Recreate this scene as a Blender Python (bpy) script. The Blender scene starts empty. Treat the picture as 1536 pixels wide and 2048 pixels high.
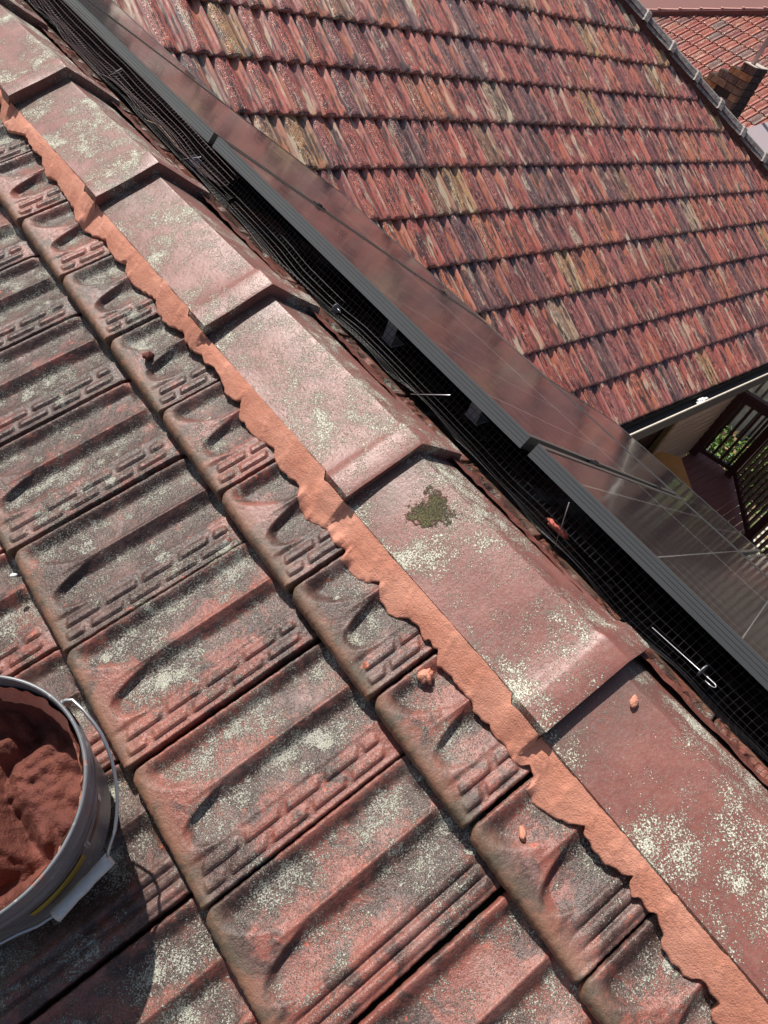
import bpy, math, random
import numpy as np
from mathutils import Matrix, Vector, Euler
R_ = random.Random(7)
rng = np.random.default_rng(11)
sc = bpy.context.scene
COL = sc.collection

# ------------------------------------------------------------------ camera
cam_d = bpy.data.cameras.new("camera")
cam = bpy.data.objects.new("camera", cam_d)
COL.objects.link(cam)
RT = np.array([[0.7443934971129454, -0.5991703290219882, 0.29474266449844305],
               [-0.3040890320851636, -0.6971596542413561, -0.6492289866168799],
               [0.5944814395937588, 0.3936538242132996, -0.7011622384732202]])
CP = np.array([-0.7263817236905589, -0.8604400943667742, 0.7263450487593412])
FPX = 1405.2523769062982
rt, up, bk = RT[0], -RT[1], -RT[2]
cam.matrix_world = Matrix(((rt[0], up[0], bk[0], CP[0]), (rt[1], up[1], bk[1], CP[1]),
                           (rt[2], up[2], bk[2], CP[2]), (0, 0, 0, 1)))
cam_d.sensor_fit = 'VERTICAL'
cam_d.sensor_height = 24.0
cam_d.lens = 24.0 * FPX / 2048.0
cam_d.clip_start = 0.02
cam_d.clip_end = 600
sc.camera = cam

def project(P):
    q = (np.asarray(P, float) - CP) @ RT.T
    z = np.where(np.abs(q[..., 2]) < 1e-6, 1e-6, q[..., 2])
    return np.stack([768 + FPX * q[..., 0] / z, 1024 + FPX * q[..., 1] / z, q[..., 2]], -1)

def in_view(P, m=260):
    a = project(P)
    return bool((a[2] > .05) and (-m < a[0] < 1536 + m) and (-m < a[1] < 2048 + m))

# ------------------------------------------------------------------ light
SUN_EL, SUN_AZ = math.radians(51), math.radians(-3)      # azimuth from +Y towards +X
S = Vector((math.sin(SUN_AZ) * math.cos(SUN_EL), math.cos(SUN_AZ) * math.cos(SUN_EL), math.sin(SUN_EL)))
world = bpy.data.worlds.new("World")
sc.world = world
world.use_nodes = True
wn = world.node_tree
bg = wn.nodes["Background"]
sky = wn.nodes.new("ShaderNodeTexSky")
sky.sky_type = 'NISHITA'
sky.sun_disc = False
sky.sun_elevation = SUN_EL
sky.sun_rotation = SUN_AZ
sky.dust_density = 2.2
wn.links.new(sky.outputs[0], bg.inputs[0])
bg.inputs[1].default_value = 0.075
sun_d = bpy.data.lights.new("sun", 'SUN')
sun_d.energy = 5.0
sun_d.angle = math.radians(0.55)
sun_d.color = (1.0, 0.955, 0.88)
sun = bpy.data.objects.new("sun", sun_d)
COL.objects.link(sun)
sun.location = (0, 0, 8)
sun.rotation_euler = S.to_track_quat('Z', 'Y').to_euler()
sc.view_settings.view_transform = 'Standard'
sc.view_settings.look = 'None'
sc.view_settings.exposure = 0.24
sc.view_settings.gamma = 1.0
sc.view_settings.use_curve_mapping = False
sc.render.engine = 'CYCLES'

# ------------------------------------------------------------------ helpers
def tag(o, label=None, cat=None, group=None, kind=None):
    if label: o['label'] = label
    if cat: o['category'] = cat
    if group: o['group'] = group
    if kind: o['kind'] = kind
    return o

def thing(name, label, cat, loc=(0, 0, 0), group=None):
    o = bpy.data.objects.new(name, None)
    o.empty_display_size = .1
    COL.objects.link(o)
    o.location = loc
    return tag(o, label, cat, group)

def put(name, me, parent=None, M=None, kind=None):
    o = bpy.data.objects.new(name, me)
    COL.objects.link(o)
    M = M if M is not None else Matrix()
    if parent is not None:
        o.parent = parent
        base = Matrix.Translation(parent.location)
        if parent.parent is not None:
            base = Matrix.Translation(parent.parent.location) @ parent.matrix_basis
        elif parent.type == 'MESH':
            base = parent.matrix_basis.copy()
        o.matrix_basis = base.inverted() @ M
    else:
        o.matrix_basis = M
    if kind: o['kind'] = kind
    return o

def frame(O, ex, ey, ez):
    return Matrix(((ex[0], ey[0], ez[0], O[0]), (ex[1], ey[1], ez[1], O[1]), (ex[2], ey[2], ez[2], O[2]), (0, 0, 0, 1)))

def mesh_of(name, V, F, mat=None, smooth=True, attrs=None):
    me = bpy.data.meshes.new(name)
    V = np.asarray(V, float)
    me.from_pydata(V.tolist(), [], F if isinstance(F, list) else F.tolist())
    if mat is not None: me.materials.append(mat)
    if smooth: me.polygons.foreach_set('use_smooth', [True] * len(me.polygons))
    if attrs:
        for k, a in attrs.items():
            at = me.attributes.new(k, 'FLOAT', 'POINT')
            at.data.foreach_set('value', np.asarray(a, np.float32).ravel())
    me.update()
    return me

def grid_faces(n, m, off=0):
    i = np.arange(n - 1)[:, None] * m + np.arange(m - 1)[None, :] + off
    return np.stack([i, i + m, i + m + 1, i + 1], -1).reshape(-1, 4)

class MB:
    def __init__(s): s.v = []; s.f = []
    def quadbox(s, c, ax, ay, az):          # centre + three half-axis vectors
        c, ax, ay, az = [np.array(t, float) for t in (c, ax, ay, az)]
        b = len(s.v)
        for i in (-1, 1):
            for j in (-1, 1):
                for k in (-1, 1):
                    s.v.append(c + i * ax + j * ay + k * az)
        for q in ((0, 1, 3, 2), (4, 6, 7, 5), (0, 4, 5, 1), (2, 3, 7, 6), (0, 2, 6, 4), (1, 5, 7, 3)):
            s.f.append([b + t for t in q])
    def box(s, lo, hi):
        lo, hi = np.array(lo, float), np.array(hi, float)
        h = (hi - lo) / 2
        s.quadbox((lo + hi) / 2, (h[0], 0, 0), (0, h[1], 0), (0, 0, h[2]))
    def tube(s, pts, r, n=6, cap=True):
        pts = [np.array(p, float) for p in pts]
        b = len(s.v); m = len(pts)
        rr = r if hasattr(r, '__len__') else [r] * m
        for i, p in enumerate(pts):
            d = pts[min(i + 1, m - 1)] - pts[max(i - 1, 0)]
            d /= np.linalg.norm(d) + 1e-12
            a = np.cross(d, (0, 0, 1.))
            if np.linalg.norm(a) < .1: a = np.cross(d, (1., 0, 0))
            a /= np.linalg.norm(a); c = np.cross(d, a)
            for k in range(n):
                t = 2 * math.pi * k / n
                s.v.append(p + rr[i] * (math.cos(t) * a + math.sin(t) * c))
        for i in range(m - 1):
            for k in range(n):
                s.f.append([b + i * n + k, b + i * n + (k + 1) % n, b + (i + 1) * n + (k + 1) % n, b + (i + 1) * n + k])
        if cap:
            s.f.append([b + k for k in range(n)][::-1]); s.f.append([b + (m - 1) * n + k for k in range(n)])
    def mesh(s, name, mat, smooth=False): return mesh_of(name, s.v, s.f, mat, smooth)

def vnoise(x, y, seed=0):
    """smooth value noise on arrays"""
    x = np.asarray(x, float); y = np.asarray(y, float)
    xi = np.floor(x).astype(int); yi = np.floor(y).astype(int)
    fx = x - xi; fy = y - yi
    fx = fx * fx * (3 - 2 * fx); fy = fy * fy * (3 - 2 * fy)
    def h(a, b):
        n = (a * 374761393 + b * 668265263 + seed * 1442695041) & 0xffffffff
        n = ((n ^ (n >> 13)) * 1274126177) & 0xffffffff
        return ((n ^ (n >> 16)) & 0xffff) / 65535.0
    return (h(xi, yi) * (1 - fx) + h(xi + 1, yi) * fx) * (1 - fy) + (h(xi, yi + 1) * (1 - fx) + h(xi + 1, yi + 1) * fx) * fy

def sstep(a, b, x):
    t = np.clip((x - a) / (b - a), 0, 1)
    return t * t * (3 - 2 * t)

# ------------------------------------------------------------------ node helper
class NT:
    def __init__(s, name):
        s.m = bpy.data.materials.new(name); s.m.use_nodes = True
        s.t = s.m.node_tree; s.b = s.t.nodes['Principled BSDF']
    def n(s, ty, **kw):
        o = s.t.nodes.new(ty)
        for k, v in kw.items(): setattr(o, k, v)
        return o
    def set(s, sock, v):
        if isinstance(v, bpy.types.NodeSocket): s.t.links.new(v, sock)
        elif isinstance(v, (tuple, list)) and len(v) == 3 and sock.type == 'RGBA': sock.default_value = (*v, 1)
        else: sock.default_value = v
    def pos(s): return s.n('ShaderNodeNewGeometry').outputs['Position']
    def obj(s): return s.n('ShaderNodeTexCoord').outputs['Object']
    def rnd(s): return s.n('ShaderNodeObjectInfo').outputs['Random']
    def attr(s, a): return s.n('ShaderNodeAttribute', attribute_name=a).outputs['Fac']
    def map(s, v, sc=(1, 1, 1), loc=(0, 0, 0), rot=(0, 0, 0)):
        o = s.n('ShaderNodeMapping'); s.set(o.inputs[0], v); s.set(o.inputs['Location'], loc); o.inputs['Scale'].default_value = sc
        o.inputs['Rotation'].default_value = rot
        return o.outputs[0]
    def noise(s, v, scale, detail=3, rough=.55, dist=0, col=False):
        o = s.n('ShaderNodeTexNoise'); s.set(o.inputs['Vector'], v); o.inputs['Scale'].default_value = scale
        o.inputs['Detail'].default_value = detail; o.inputs['Roughness'].default_value = rough; o.inputs['Distortion'].default_value = dist
        return o.outputs['Color' if col else 'Fac']
    def vor(s, v, scale, feature='F1', out='Distance', rand=1):
        o = s.n('ShaderNodeTexVoronoi', feature=feature); s.set(o.inputs['Vector'], v); o.inputs['Scale'].default_value = scale
        o.inputs['Randomness'].default_value = rand
        return o.outputs[out]
    def math(s, op, a, b=0, c=0, clamp=False):
        o = s.n('ShaderNodeMath', operation=op, use_clamp=clamp)
        s.set(o.inputs[0], a); s.set(o.inputs[1], b); s.set(o.inputs[2], c)
        return o.outputs[0]
    def vadd(s, a, b):
        o = s.n('ShaderNodeVectorMath', operation='ADD'); s.set(o.inputs[0], a); s.set(o.inputs[1], b); return o.outputs[0]
    def ramp(s, f, lo, hi):           # smoothstep lo..hi
        o = s.n('ShaderNodeMapRange', interpolation_type='SMOOTHSTEP'); s.set(o.inputs['Value'], f)
        s.set(o.inputs['From Min'], lo); s.set(o.inputs['From Max'], hi)
        return o.outputs[0]
    def mix(s, f, a, b, mode='MIX'):
        o = s.n('ShaderNodeMix', data_type='RGBA', blend_type=mode)
        s.set(o.inputs['Factor'], f); s.set(o.inputs['A'], a); s.set(o.inputs['B'], b)
        for i in o.inputs:
            pass
        return o.outputs['Result']
    def cramp(s, f, stops, interp='CONSTANT'):
        o = s.n('ShaderNodeValToRGB'); s.set(o.inputs[0], f); r = o.color_ramp; r.interpolation = interp
        while len(r.elements) < len(stops): r.elements.new(.5)
        for e, (p, c) in zip(r.elements, stops): e.position = p; e.color = (*c, 1)
        return o.outputs[0]
    def sep(s, v):
        o = s.n('ShaderNodeSeparateXYZ'); s.set(o.inputs[0], v); return o.outputs
    def comb(s, x=0, y=0, z=0):
        o = s.n('ShaderNodeCombineXYZ'); s.set(o.inputs[0], x); s.set(o.inputs[1], y); s.set(o.inputs[2], z); return o.outputs[0]
    def bump(s, h, strength=1, dist=.002, nrm=None):
        o = s.n('ShaderNodeBump'); s.set(o.inputs['Height'], h); o.inputs['Strength'].default_value = strength
        o.inputs['Distance'].default_value = dist
        if nrm is not None: s.set(o.inputs['Normal'], nrm)
        return o.outputs[0]
    def out(s, col, rough=.8, bump=None, metal=0, spec=.5, **kw):
        s.set(s.b.inputs['Base Color'], col); s.set(s.b.inputs['Roughness'], rough); s.set(s.b.inputs['Metallic'], metal)
        s.set(s.b.inputs['Specular IOR Level'], spec)
        if bump is not None: s.set(s.b.inputs['Normal'], bump)
        for k, v in kw.items(): s.set(s.b.inputs[k], v)
        return s.m

# mix node: the colour sockets share names with the float ones, so fetch by type
def _mix(s, f, a, b, mode='MIX'):
    o = s.n('ShaderNodeMix', data_type='RGBA', blend_type=mode)
    s.set(o.inputs[0], f)
    s.set(o.inputs[6], a); s.set(o.inputs[7], b)
    return o.outputs[2]
NT.mix = _mix

def simple(name, col, rough=.6, metal=0, spec=.5, grain=0, gscale=40, bump=0, bscale=200):
    t = NT(name)
    c = col
    if grain:
        f = t.noise(t.pos(), gscale, 4)
        c = t.mix(t.ramp(f, .35, .7), col, tuple(x * (1 - grain) for x in col))
    b = t.bump(t.noise(t.pos(), bscale, 3), 1, bump) if bump else None
    return t.out(c, rough, b, metal, spec)

# ------------------------------------------------------------------ materials
def near_tile_mat(name, red=(.235, .074, .056), amount=0.0):
    t = NT(name); P = t.pos()
    big = t.noise(P, 6.5, 5, .6)
    mid = t.noise(P, 24, 5, .62, .6)
    fine = t.noise(P, 130, 4, .65)
    cav = t.attr('cav')
    rnd = t.rnd()
    vfine = t.noise(t.map(P, (1, 1, 1), (2, 4, 6)), 420, 3, .7)
    # fired clay under the worn glaze
    clay = t.mix(t.ramp(mid, .35, .7), red, (.345, .125, .09))
    clay = t.mix(t.math('MULTIPLY', t.ramp(fine, .48, .72), .7), clay, (.15, .062, .050))
    # dark maroon glaze and grime in ragged patches
    g = t.math('ADD', t.math('MULTIPLY', mid, .75), t.math('MULTIPLY', cav, .10))
    g = t.math('ADD', g, t.math('MULTIPLY', t.math('SUBTRACT', big, .5), .8))
    g = t.math('ADD', g, t.math('MULTIPLY', fine, .30))
    g = t.math('ADD', g, t.math('MULTIPLY', t.math('SUBTRACT', rnd, .5), .16))
    glaze = t.mix(t.ramp(fine, .4, .7), (.052, .028, .024), (.130, .066, .054))
    gm = t.ramp(g, .425, .56)
    c = t.mix(gm, clay, glaze)
    # fine sooty speckle over everything
    sk = t.math('MULTIPLY', t.ramp(vfine, .50, .66), t.ramp(t.noise(P, 9, 3), .3, .6))
    c = t.mix(t.math('MULTIPLY', sk, .7), c, (.055, .040, .034))
    bl = t.math('MULTIPLY', t.ramp(t.noise(P, 15, 4), .48, .7), .40)
    c = t.mix(bl, c, (.34, .20, .17))
    # vivid chips where the surface has flaked off
    fl = t.ramp(t.noise(t.map(P, (1, 1, 1), (7, 1, 2)), 34, 5, .65), .665, .70)
    c = t.mix(t.math('MULTIPLY', fl, .85), c, (.50, .115, .06))
    # brown rust-coloured grime on the butts
    bt = t.attr('butt')
    c = t.mix(t.math('MULTIPLY', bt, .75), c, t.mix(t.ramp(mid, .4, .65), (.21, .115, .07), (.095, .075, .048)))
    # lichen : crusty pale specks, clustered
    cl = t.noise(t.map(P, (1, 1, 1), (3.1, 7.7, 1.3)), 9, 4, .65)
    cl2 = t.noise(t.map(P, (1, 1, 1), (9.1, 2.7, 4.3)), 36, 4, .65)
    dens = t.math('ADD', t.math('MULTIPLY', cl, .62), t.math('MULTIPLY', cl2, .40))
    dens = t.math('ADD', dens, t.math('MULTIPLY', cav, .13))
    dens = t.math('ADD', dens, t.math('MULTIPLY', bt, -.25))
    vc = t.n('ShaderNodeTexVoronoi'); wob = t.n('ShaderNodeVectorMath', operation='MULTIPLY_ADD')
    t.set(wob.inputs[0], t.noise(P, 70, 3, .6, 0, True)); wob.inputs[1].default_value = (.02, .02, .02); t.set(wob.inputs[2], P)
    t.set(vc.inputs['Vector'], wob.outputs[0]); vc.inputs['Scale'].default_value = 24
    rc = t.sep(vc.outputs['Color'])[0]
    rad_ = t.math('MULTIPLY_ADD', rc, .46, -.06)
    colony = t.ramp(t.math('SUBTRACT', rad_, vc.outputs['Distance']), 0, .12)
    dens = t.math('ADD', dens, t.math('MULTIPLY', colony, .13))
    sp = t.noise(P, 430, 3, .74)
    th = t.math('SUBTRACT', 1.13, dens)
    lm = t.ramp(sp, t.math('SUBTRACT', th, .03), t.math('ADD', th, .05))
    sp2 = t.noise(t.map(P, (1, 1, 1), (5, 5, 5)), 800, 2, .6)
    lcol = t.mix(t.ramp(sp2, .38, .60), (.15, .135, .11), (.58, .565, .49))
    lcol = t.mix(t.math('MULTIPLY', t.ramp(cl2, .5, .65), .25), lcol, (.42, .44, .32))
    dots = t.ramp(t.vor(P, 260), .15, .07)
    dots = t.math('MULTIPLY', dots, t.ramp(t.noise(P, 60, 3), .44, .56))
    lm2 = t.math('MAXIMUM', lm, t.math('MULTIPLY', dots, .85))
    c = t.mix(lm2, c, lcol)
    rough = t.math('ADD', t.math('MULTIPLY', fine, .42), .17)
    rough = t.math('ADD', rough, t.math('MULTIPLY', lm2, .5))
    rough = t.math('ADD', rough, t.math('MULTIPLY', bt, .2), clamp=True)
    h = t.math('ADD', t.math('MULTIPLY', lm2, t.math('ADD', sp2, .7)), t.math('MULTIPLY', fine, .5))
    h = t.math('ADD', h, t.math('MULTIPLY', vfine, .35))
    nb = t.bump(h, 1.0, .0016)
    nb = t.bump(fine, .7, .0012, nb)
    return t.out(c, rough, nb, 0, .45)

def cap_mat():
    t = NT('ridge_cap_paint'); P = t.pos()
    mid = t.noise(P, 18, 5, .6); fine = t.noise(P, 190, 4, .7)
    c = t.mix(t.ramp(mid, .35, .7), (.205, .070, .055), (.275, .102, .080))
    c = t.mix(t.math('MULTIPLY', t.ramp(fine, .45, .75), .40), c, (.30, .20, .175))
    c = t.mix(t.math('MULTIPLY', t.ramp(t.noise(P, 520, 3, .75), .52, .66), .45), c, (.12, .075, .065))
    # soot grey stains
    st = t.ramp(t.noise(t.map(P, (1, 1, 1), (4, 4, 4)), 9, 5, .7), .55, .68)
    stf = t.math('MULTIPLY', st, t.ramp(t.noise(P, 95, 4, .7), .42, .6))
    c = t.mix(t.math('MULTIPLY', stf, .7), c, (.13, .105, .085))
    gr = t.math('MULTIPLY', t.attr('grime'), t.ramp(t.math('ADD', t.math('MULTIPLY', mid, .7), t.math('MULTIPLY', fine, .5)), .45, .62))
    c = t.mix(t.math('MULTIPLY', gr, .8), c, (.10, .075, .062))
    cl = t.noise(t.map(P, (1, 1, 1), (1.7, 3.9, 8.3)), 7.5, 4, .62)
    cl2 = t.noise(t.map(P, (1, 1, 1), (6.7, 1.9, 2.3)), 33, 3, .6)
    dens = t.math('ADD', t.math('MULTIPLY', cl, .75), t.math('MULTIPLY', cl2, .38))
    sp = t.noise(P, 400, 3, .75, .4)
    th = t.math('SUBTRACT', 1.12, dens)
    lm = t.ramp(sp, t.math('SUBTRACT', th, .02), t.math('ADD', th, .04))
    dots = t.ramp(t.vor(t.map(P, (1, 1.0, 1)), 150), .15, .09)
    dots = t.math('MULTIPLY', dots, t.ramp(t.noise(P, 45, 3), .5, .58))
    lm = t.math('MAXIMUM', lm, dots)
    # moss tuft
    ds = t.n('ShaderNodeVectorMath', operation='DISTANCE'); t.set(ds.inputs[0], P); ds.inputs[1].default_value = (-.041, -.485, .007)
    mo = t.math('SUBTRACT', t.math('ADD', t.noise(P, 110, 5, .75), t.math('MULTIPLY', t.noise(P, 38, 3), 1.25)), t.math('MULTIPLY', ds.outputs['Value'], 17))
    mo = t.ramp(mo, .62, .78)
    c = t.mix(lm, c, t.mix(t.ramp(t.noise(P, 600, 2), .4, .6), (.33, .31, .23), (.72, .70, .58)))
    c = t.mix(mo, c, t.mix(t.ramp(t.noise(P, 420, 2), .4, .6), (.045, .038, .018), (.13, .115, .045)))
    rough = t.math('ADD', t.math('MULTIPLY', fine, .30), .29)
    rough = t.math('ADD', rough, t.math('MULTIPLY', t.math('MAXIMUM', lm, mo), .45), clamp=True)
    h = t.math('ADD', lm, t.math('MULTIPLY', fine, .30))
    h = t.math('ADD', h, t.math('MULTIPLY', mo, 1.5))
    nb = t.bump(h, 1, .0016)
    nb = t.bump(mid, .5, .003, nb)
    return t.out(c, rough, nb, 0, .55)

def mortar_mat(name, dark=0):
    t = NT(name); P = t.pos()
    mid = t.noise(P, 14, 4, .6); fine = t.noise(P, 420, 3, .7)
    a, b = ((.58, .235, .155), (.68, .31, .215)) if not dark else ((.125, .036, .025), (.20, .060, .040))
    c = t.mix(t.ramp(mid, .35, .7), a, b)
    c = t.mix(t.math('MULTIPLY', t.ramp(fine, .5, .75), .25), c, tuple(x * .65 for x in a))
    # trowel drag, grit and pinholes, drier paler edges
    st = t.noise(t.map(P, (90, 7, 30), rot=(0, 0, .5)), 1.2, 4, .65, 1.2)
    grit = t.noise(t.map(P, (1, 1, 1), (3, 1, 4)), 170, 4, .7)
    pit = t.ramp(t.vor(P, 170), .13, .05)
    pit = t.math('MULTIPLY', pit, t.ramp(t.noise(P, 40, 2), .5, .6))
    c = t.mix(t.math('MULTIPLY', t.ramp(st, .42, .62), .12), c, tuple(x * .74 for x in a))
    c = t.mix(t.math('MULTIPLY', t.ramp(grit, .56, .72), .45), c, tuple(min(1, x * 1.25) for x in b))
    c = t.mix(t.math('MULTIPLY', t.ramp(t.noise(t.map(P, (1, 1, 1), (6, 6, 6)), 30, 5, .7), .60, .70), .5), c, tuple(x * .55 for x in a))
    h = t.math('ADD', t.math('MULTIPLY', fine, .6), t.math('MULTIPLY', st, .55))
    h = t.math('ADD', h, t.math('MULTIPLY', grit, .55))
    h = t.math('SUBTRACT', h, t.math('MULTIPLY', pit, 1.0))
    if dark: h = t.math('ADD', t.math('MULTIPLY', fine, .9), t.math('MULTIPLY', t.noise(P, 60, 5, .7), 3))
    nb = t.bump(h, 1, .0020)
    return t.out(c, t.math('ADD', .55, t.math('MULTIPLY', grit, .4)), nb, 0, .4)

def wing_tile_mat(name, use_attr=False, hot=0.0):
    t = NT(name)
    O = t.obj() if not use_attr else t.attr('lx')
    rnd = t.rnd() if not use_attr else t.attr('rnd')
    if use_attr:
        O = t.comb(t.attr('lx'), t.attr('ly'), t.attr('lz'))
    xyz = t.sep(O)
    off = t.comb(t.math('MULTIPLY', rnd, 37), t.math('MULTIPLY', rnd, 91), 0)
    L = t.vadd(O, off)
    P = t.pos()
    if hot:
        base = t.cramp(rnd, [(0, (.46, .13, .10)), (.25, (.36, .12, .10)), (.4, (.52, .16, .11)), (.6, (.32, .15, .13)), (.72, (.55, .19, .13)), (.88, (.30, .19, .16))])
    else:
        base = t.cramp(rnd, [(0, (.40, .11, .085)), (.13, (.25, .08, .075)), (.24, (.48, .14, .10)), (.36, (.20, .085, .082)),
                             (.46, (.38, .13, .115)), (.56, (.50, .17, .095)), (.63, (.30, .17, .10)), (.67, (.32, .095, .08)),
                             (.78, (.17, .095, .095)), (.85, (.44, .33, .22)), (.885, (.42, .11, .08)), (.965, (.44, .26, .12))])
    if not hot:
        base = t.mix(1.0, base, (1.22, 1.18, 1.16), 'MULTIPLY')
        base = t.mix(t.math('MULTIPLY', t.ramp(t.noise(P, 3.3, 4, .65), .42, .58), .15), base, (.36, .115, .095))
        base = t.mix(t.math('MULTIPLY', t.ramp(t.noise(t.map(L, (11, 26, 26), (2, 9, 2)), 1, 3), .55, .63), .6), base, (.50, .20, .16))
    st = t.noise(t.map(L, (8, 62, 62)), 1, 5, .66, .4)       # streaks running down the slope
    st2 = t.noise(t.map(L, (14, 60, 60), (3, 3, 3)), 1, 4, .65)
    m = t.noise(P, 5, 4, .6)
    dk = t.ramp(t.math('ADD', st, t.math('MULTIPLY', t.math('SUBTRACT', m, .5), .35)), .50, .60)
    c = t.mix(t.math('MULTIPLY', dk, .85 if not hot else .4), base, (.040, .026, .026))
    c = t.mix(t.math('MULTIPLY', t.ramp(st2, .57, .66), .5), c, (.52, .20, .13))
    pale = t.ramp(t.noise(t.map(L, (18, 40, 40), (8, 1, 3)), 1, 3), .64, .72)
    c = t.mix(t.math('MULTIPLY', pale, .6), c, (.50, .42, .30))
    cr = t.ramp(t.noise(t.map(L, (60, 190, 190)), 1, 3, .7), .56, .62)
    c = t.mix(t.math('MULTIPLY', cr, .45 if not hot else .2), c, (.045, .03, .03))
    # dirt that has settled in the two channels, paler crown on the narrow roll
    yv = xyz[1]
    v1 = t.ramp(t.math('ABSOLUTE', t.math('SUBTRACT', yv, .066)), .018, .008)
    v2 = t.ramp(t.math('ABSOLUTE', t.math('SUBTRACT', yv, .191)), .014, .007)
    v3 = t.ramp(yv, .006, .002)
    vv = t.math('MAXIMUM', t.math('MAXIMUM', v1, v2), v3)
    c = t.mix(t.math('MULTIPLY', vv, t.math('MULTIPLY_ADD', st2, .5, .35 if not hot else .15)), c, (.05, .03, .028))
    cw = t.ramp(t.math('ABSOLUTE', t.math('SUBTRACT', yv, .025)), .013, .005)
    c = t.mix(t.math('MULTIPLY', cw, .38), c, (.56, .30, .25))
    # long lichen-pale and ochre streaks that follow single rolls
    rr_ = t.noise(t.map(L, (3.5, 21, 21), (4, 7, 1)), 1, 2, .5)
    c = t.mix(t.math('MULTIPLY', t.ramp(rr_, .59, .65), t.math('MULTIPLY_ADD', st, .9, .1)), c, (.70, .58, .41))
    rr2 = t.noise(t.map(L, (3.5, 21, 21), (14, 3, 9)), 1, 2, .5)
    c = t.mix(t.math('MULTIPLY', t.ramp(rr2, .58, .64), t.math('MULTIPLY_ADD', st2, .9, .1)), c, (.56, .20, .10))
    rr3 = t.noise(t.map(L, (3.5, 21, 21), (24, 13, 2)), 1, 2, .5)
    c = t.mix(t.math('MULTIPLY', t.ramp(rr3, .60, .66), .8 if not hot else .2), c, (.055, .038, .038))
    # raised dashes on the broad roll: crazed dark joints
    br = t.n('ShaderNodeTexBrick'); t.set(br.inputs['Vector'], t.map(O, (1, 1, 1), (.004, .013, 0)))
    br.inputs['Scale'].default_value = 1; br.inputs['Brick Width'].default_value = .026; br.inputs['Row Height'].default_value = .011
    br.inputs['Mortar Size'].default_value = .0020; br.inputs['Mortar Smooth'].default_value = .3
    yy = xyz[1]
    band = t.math('MULTIPLY', t.ramp(yy, .098, .108), t.ramp(yy, .182, .172))
    bf = t.math('MULTIPLY', br.outputs['Fac'], band)
    nf = t.ramp(t.noise(P, 40, 3), .36, .50)
    bf = t.math('MULTIPLY', bf, nf)
    c = t.mix(t.math('MULTIPLY', bf, .85), c, (.04, .022, .02))
    nb = t.bump(t.math('SUBTRACT', st, t.math('MULTIPLY', bf, 1.2)), .8, .003)
    return t.out(c, t.math('ADD', .12, t.math('MULTIPLY', st2, .42)), nb, 0, .7)

M_tile = near_tile_mat('weathered_glazed_tile')
M_cap = cap_mat()
M_mortar = mortar_mat('wet_terracotta_mortar')
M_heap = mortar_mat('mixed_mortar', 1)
M_wing = wing_tile_mat('old_glazed_tile')
M_wing_s = wing_tile_mat('old_glazed_tile_field', True)
M_far = wing_tile_mat('sunlit_far_tile', False, 1.0)
M_alu = NT('black_anodised_frame')
_f = M_alu.noise(M_alu.map(M_alu.pos(), (900, 3, 900)), 1, 2)
M_alu = M_alu.out(M_alu.mix(_f, (.13, .13, .122), (.20, .20, .19)), .33, None, .65, .5)
M_black = simple('black_plastic', (.012, .012, .012), .45)
M_wire = simple('black_coated_wire', (.018, .016, .018), .35, .2, .5)
M_wire2 = simple('sunbleached_coated_wire', (.13, .07, .075), .5, .1, .5)
M_zinc = simple('galvanised_wire', (.52, .53, .54), .35, .85)
M_void = simple('dark_sarking', (.02, .016, .015), .9)
M_pin = simple('bright_pin_wire', (.75, .76, .78), .3, .6)
M_washer = simple('grey_washer', (.22, .23, .24), .5, .4)

def glass_mat():
    t = NT('solar_cell_glass'); O = t.obj(); x, y, z = t.sep(O)
    def line(c, per, w, off=0):
        fr = t.math('FRACT', t.math('DIVIDE', t.math('ADD', c, off), per))
        d = t.math('ABSOLUTE', t.math('SUBTRACT', fr, .5))
        return t.ramp(d, .5 - w / per / 2 * 1.6, .5 - w / per / 2 * .6)
    bus = line(x, .0207, .0015)
    row = line(x, .083, .0022, .0)
    colg = line(y, .175, .0022, .048)
    P = t.pos()
    base = t.mix(t.noise(P, 2.5, 2), (.012, .007, .009), (.028, .013, .016))
    c = t.mix(t.math('MULTIPLY', bus, .45), base, (.50, .47, .46))
    c = t.mix(t.math('MULTIPLY', row, .55), c, (.5, .48, .47))
    mid = t.ramp(t.math('ABSOLUTE', t.math('SUBTRACT', x, .83)), .0045, .003)
    c = t.mix(t.math('MULTIPLY', mid, .8), c, (.62, .62, .60))
    c = t.mix(t.math('MULTIPLY', colg, .45), c, (.55, .55, .53))
    dust = t.ramp(t.vor(P, 60), .05, .03)
    c = t.mix(t.math('MULTIPLY', dust, .5), c, (.6, .6, .58))
    w = t.noise(t.map(P, (1.2, 7, 1.2)), 1.4, 2)
    return t.out(c, t.math('ADD', .10, t.math('MULTIPLY', t.noise(P, 3, 2), .05)), t.bump(w, .05, .02), 0, .5, **{'IOR': 1.6, 'Coat Weight': .1, 'Coat Roughness': .05})
M_glass = glass_mat()

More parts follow.
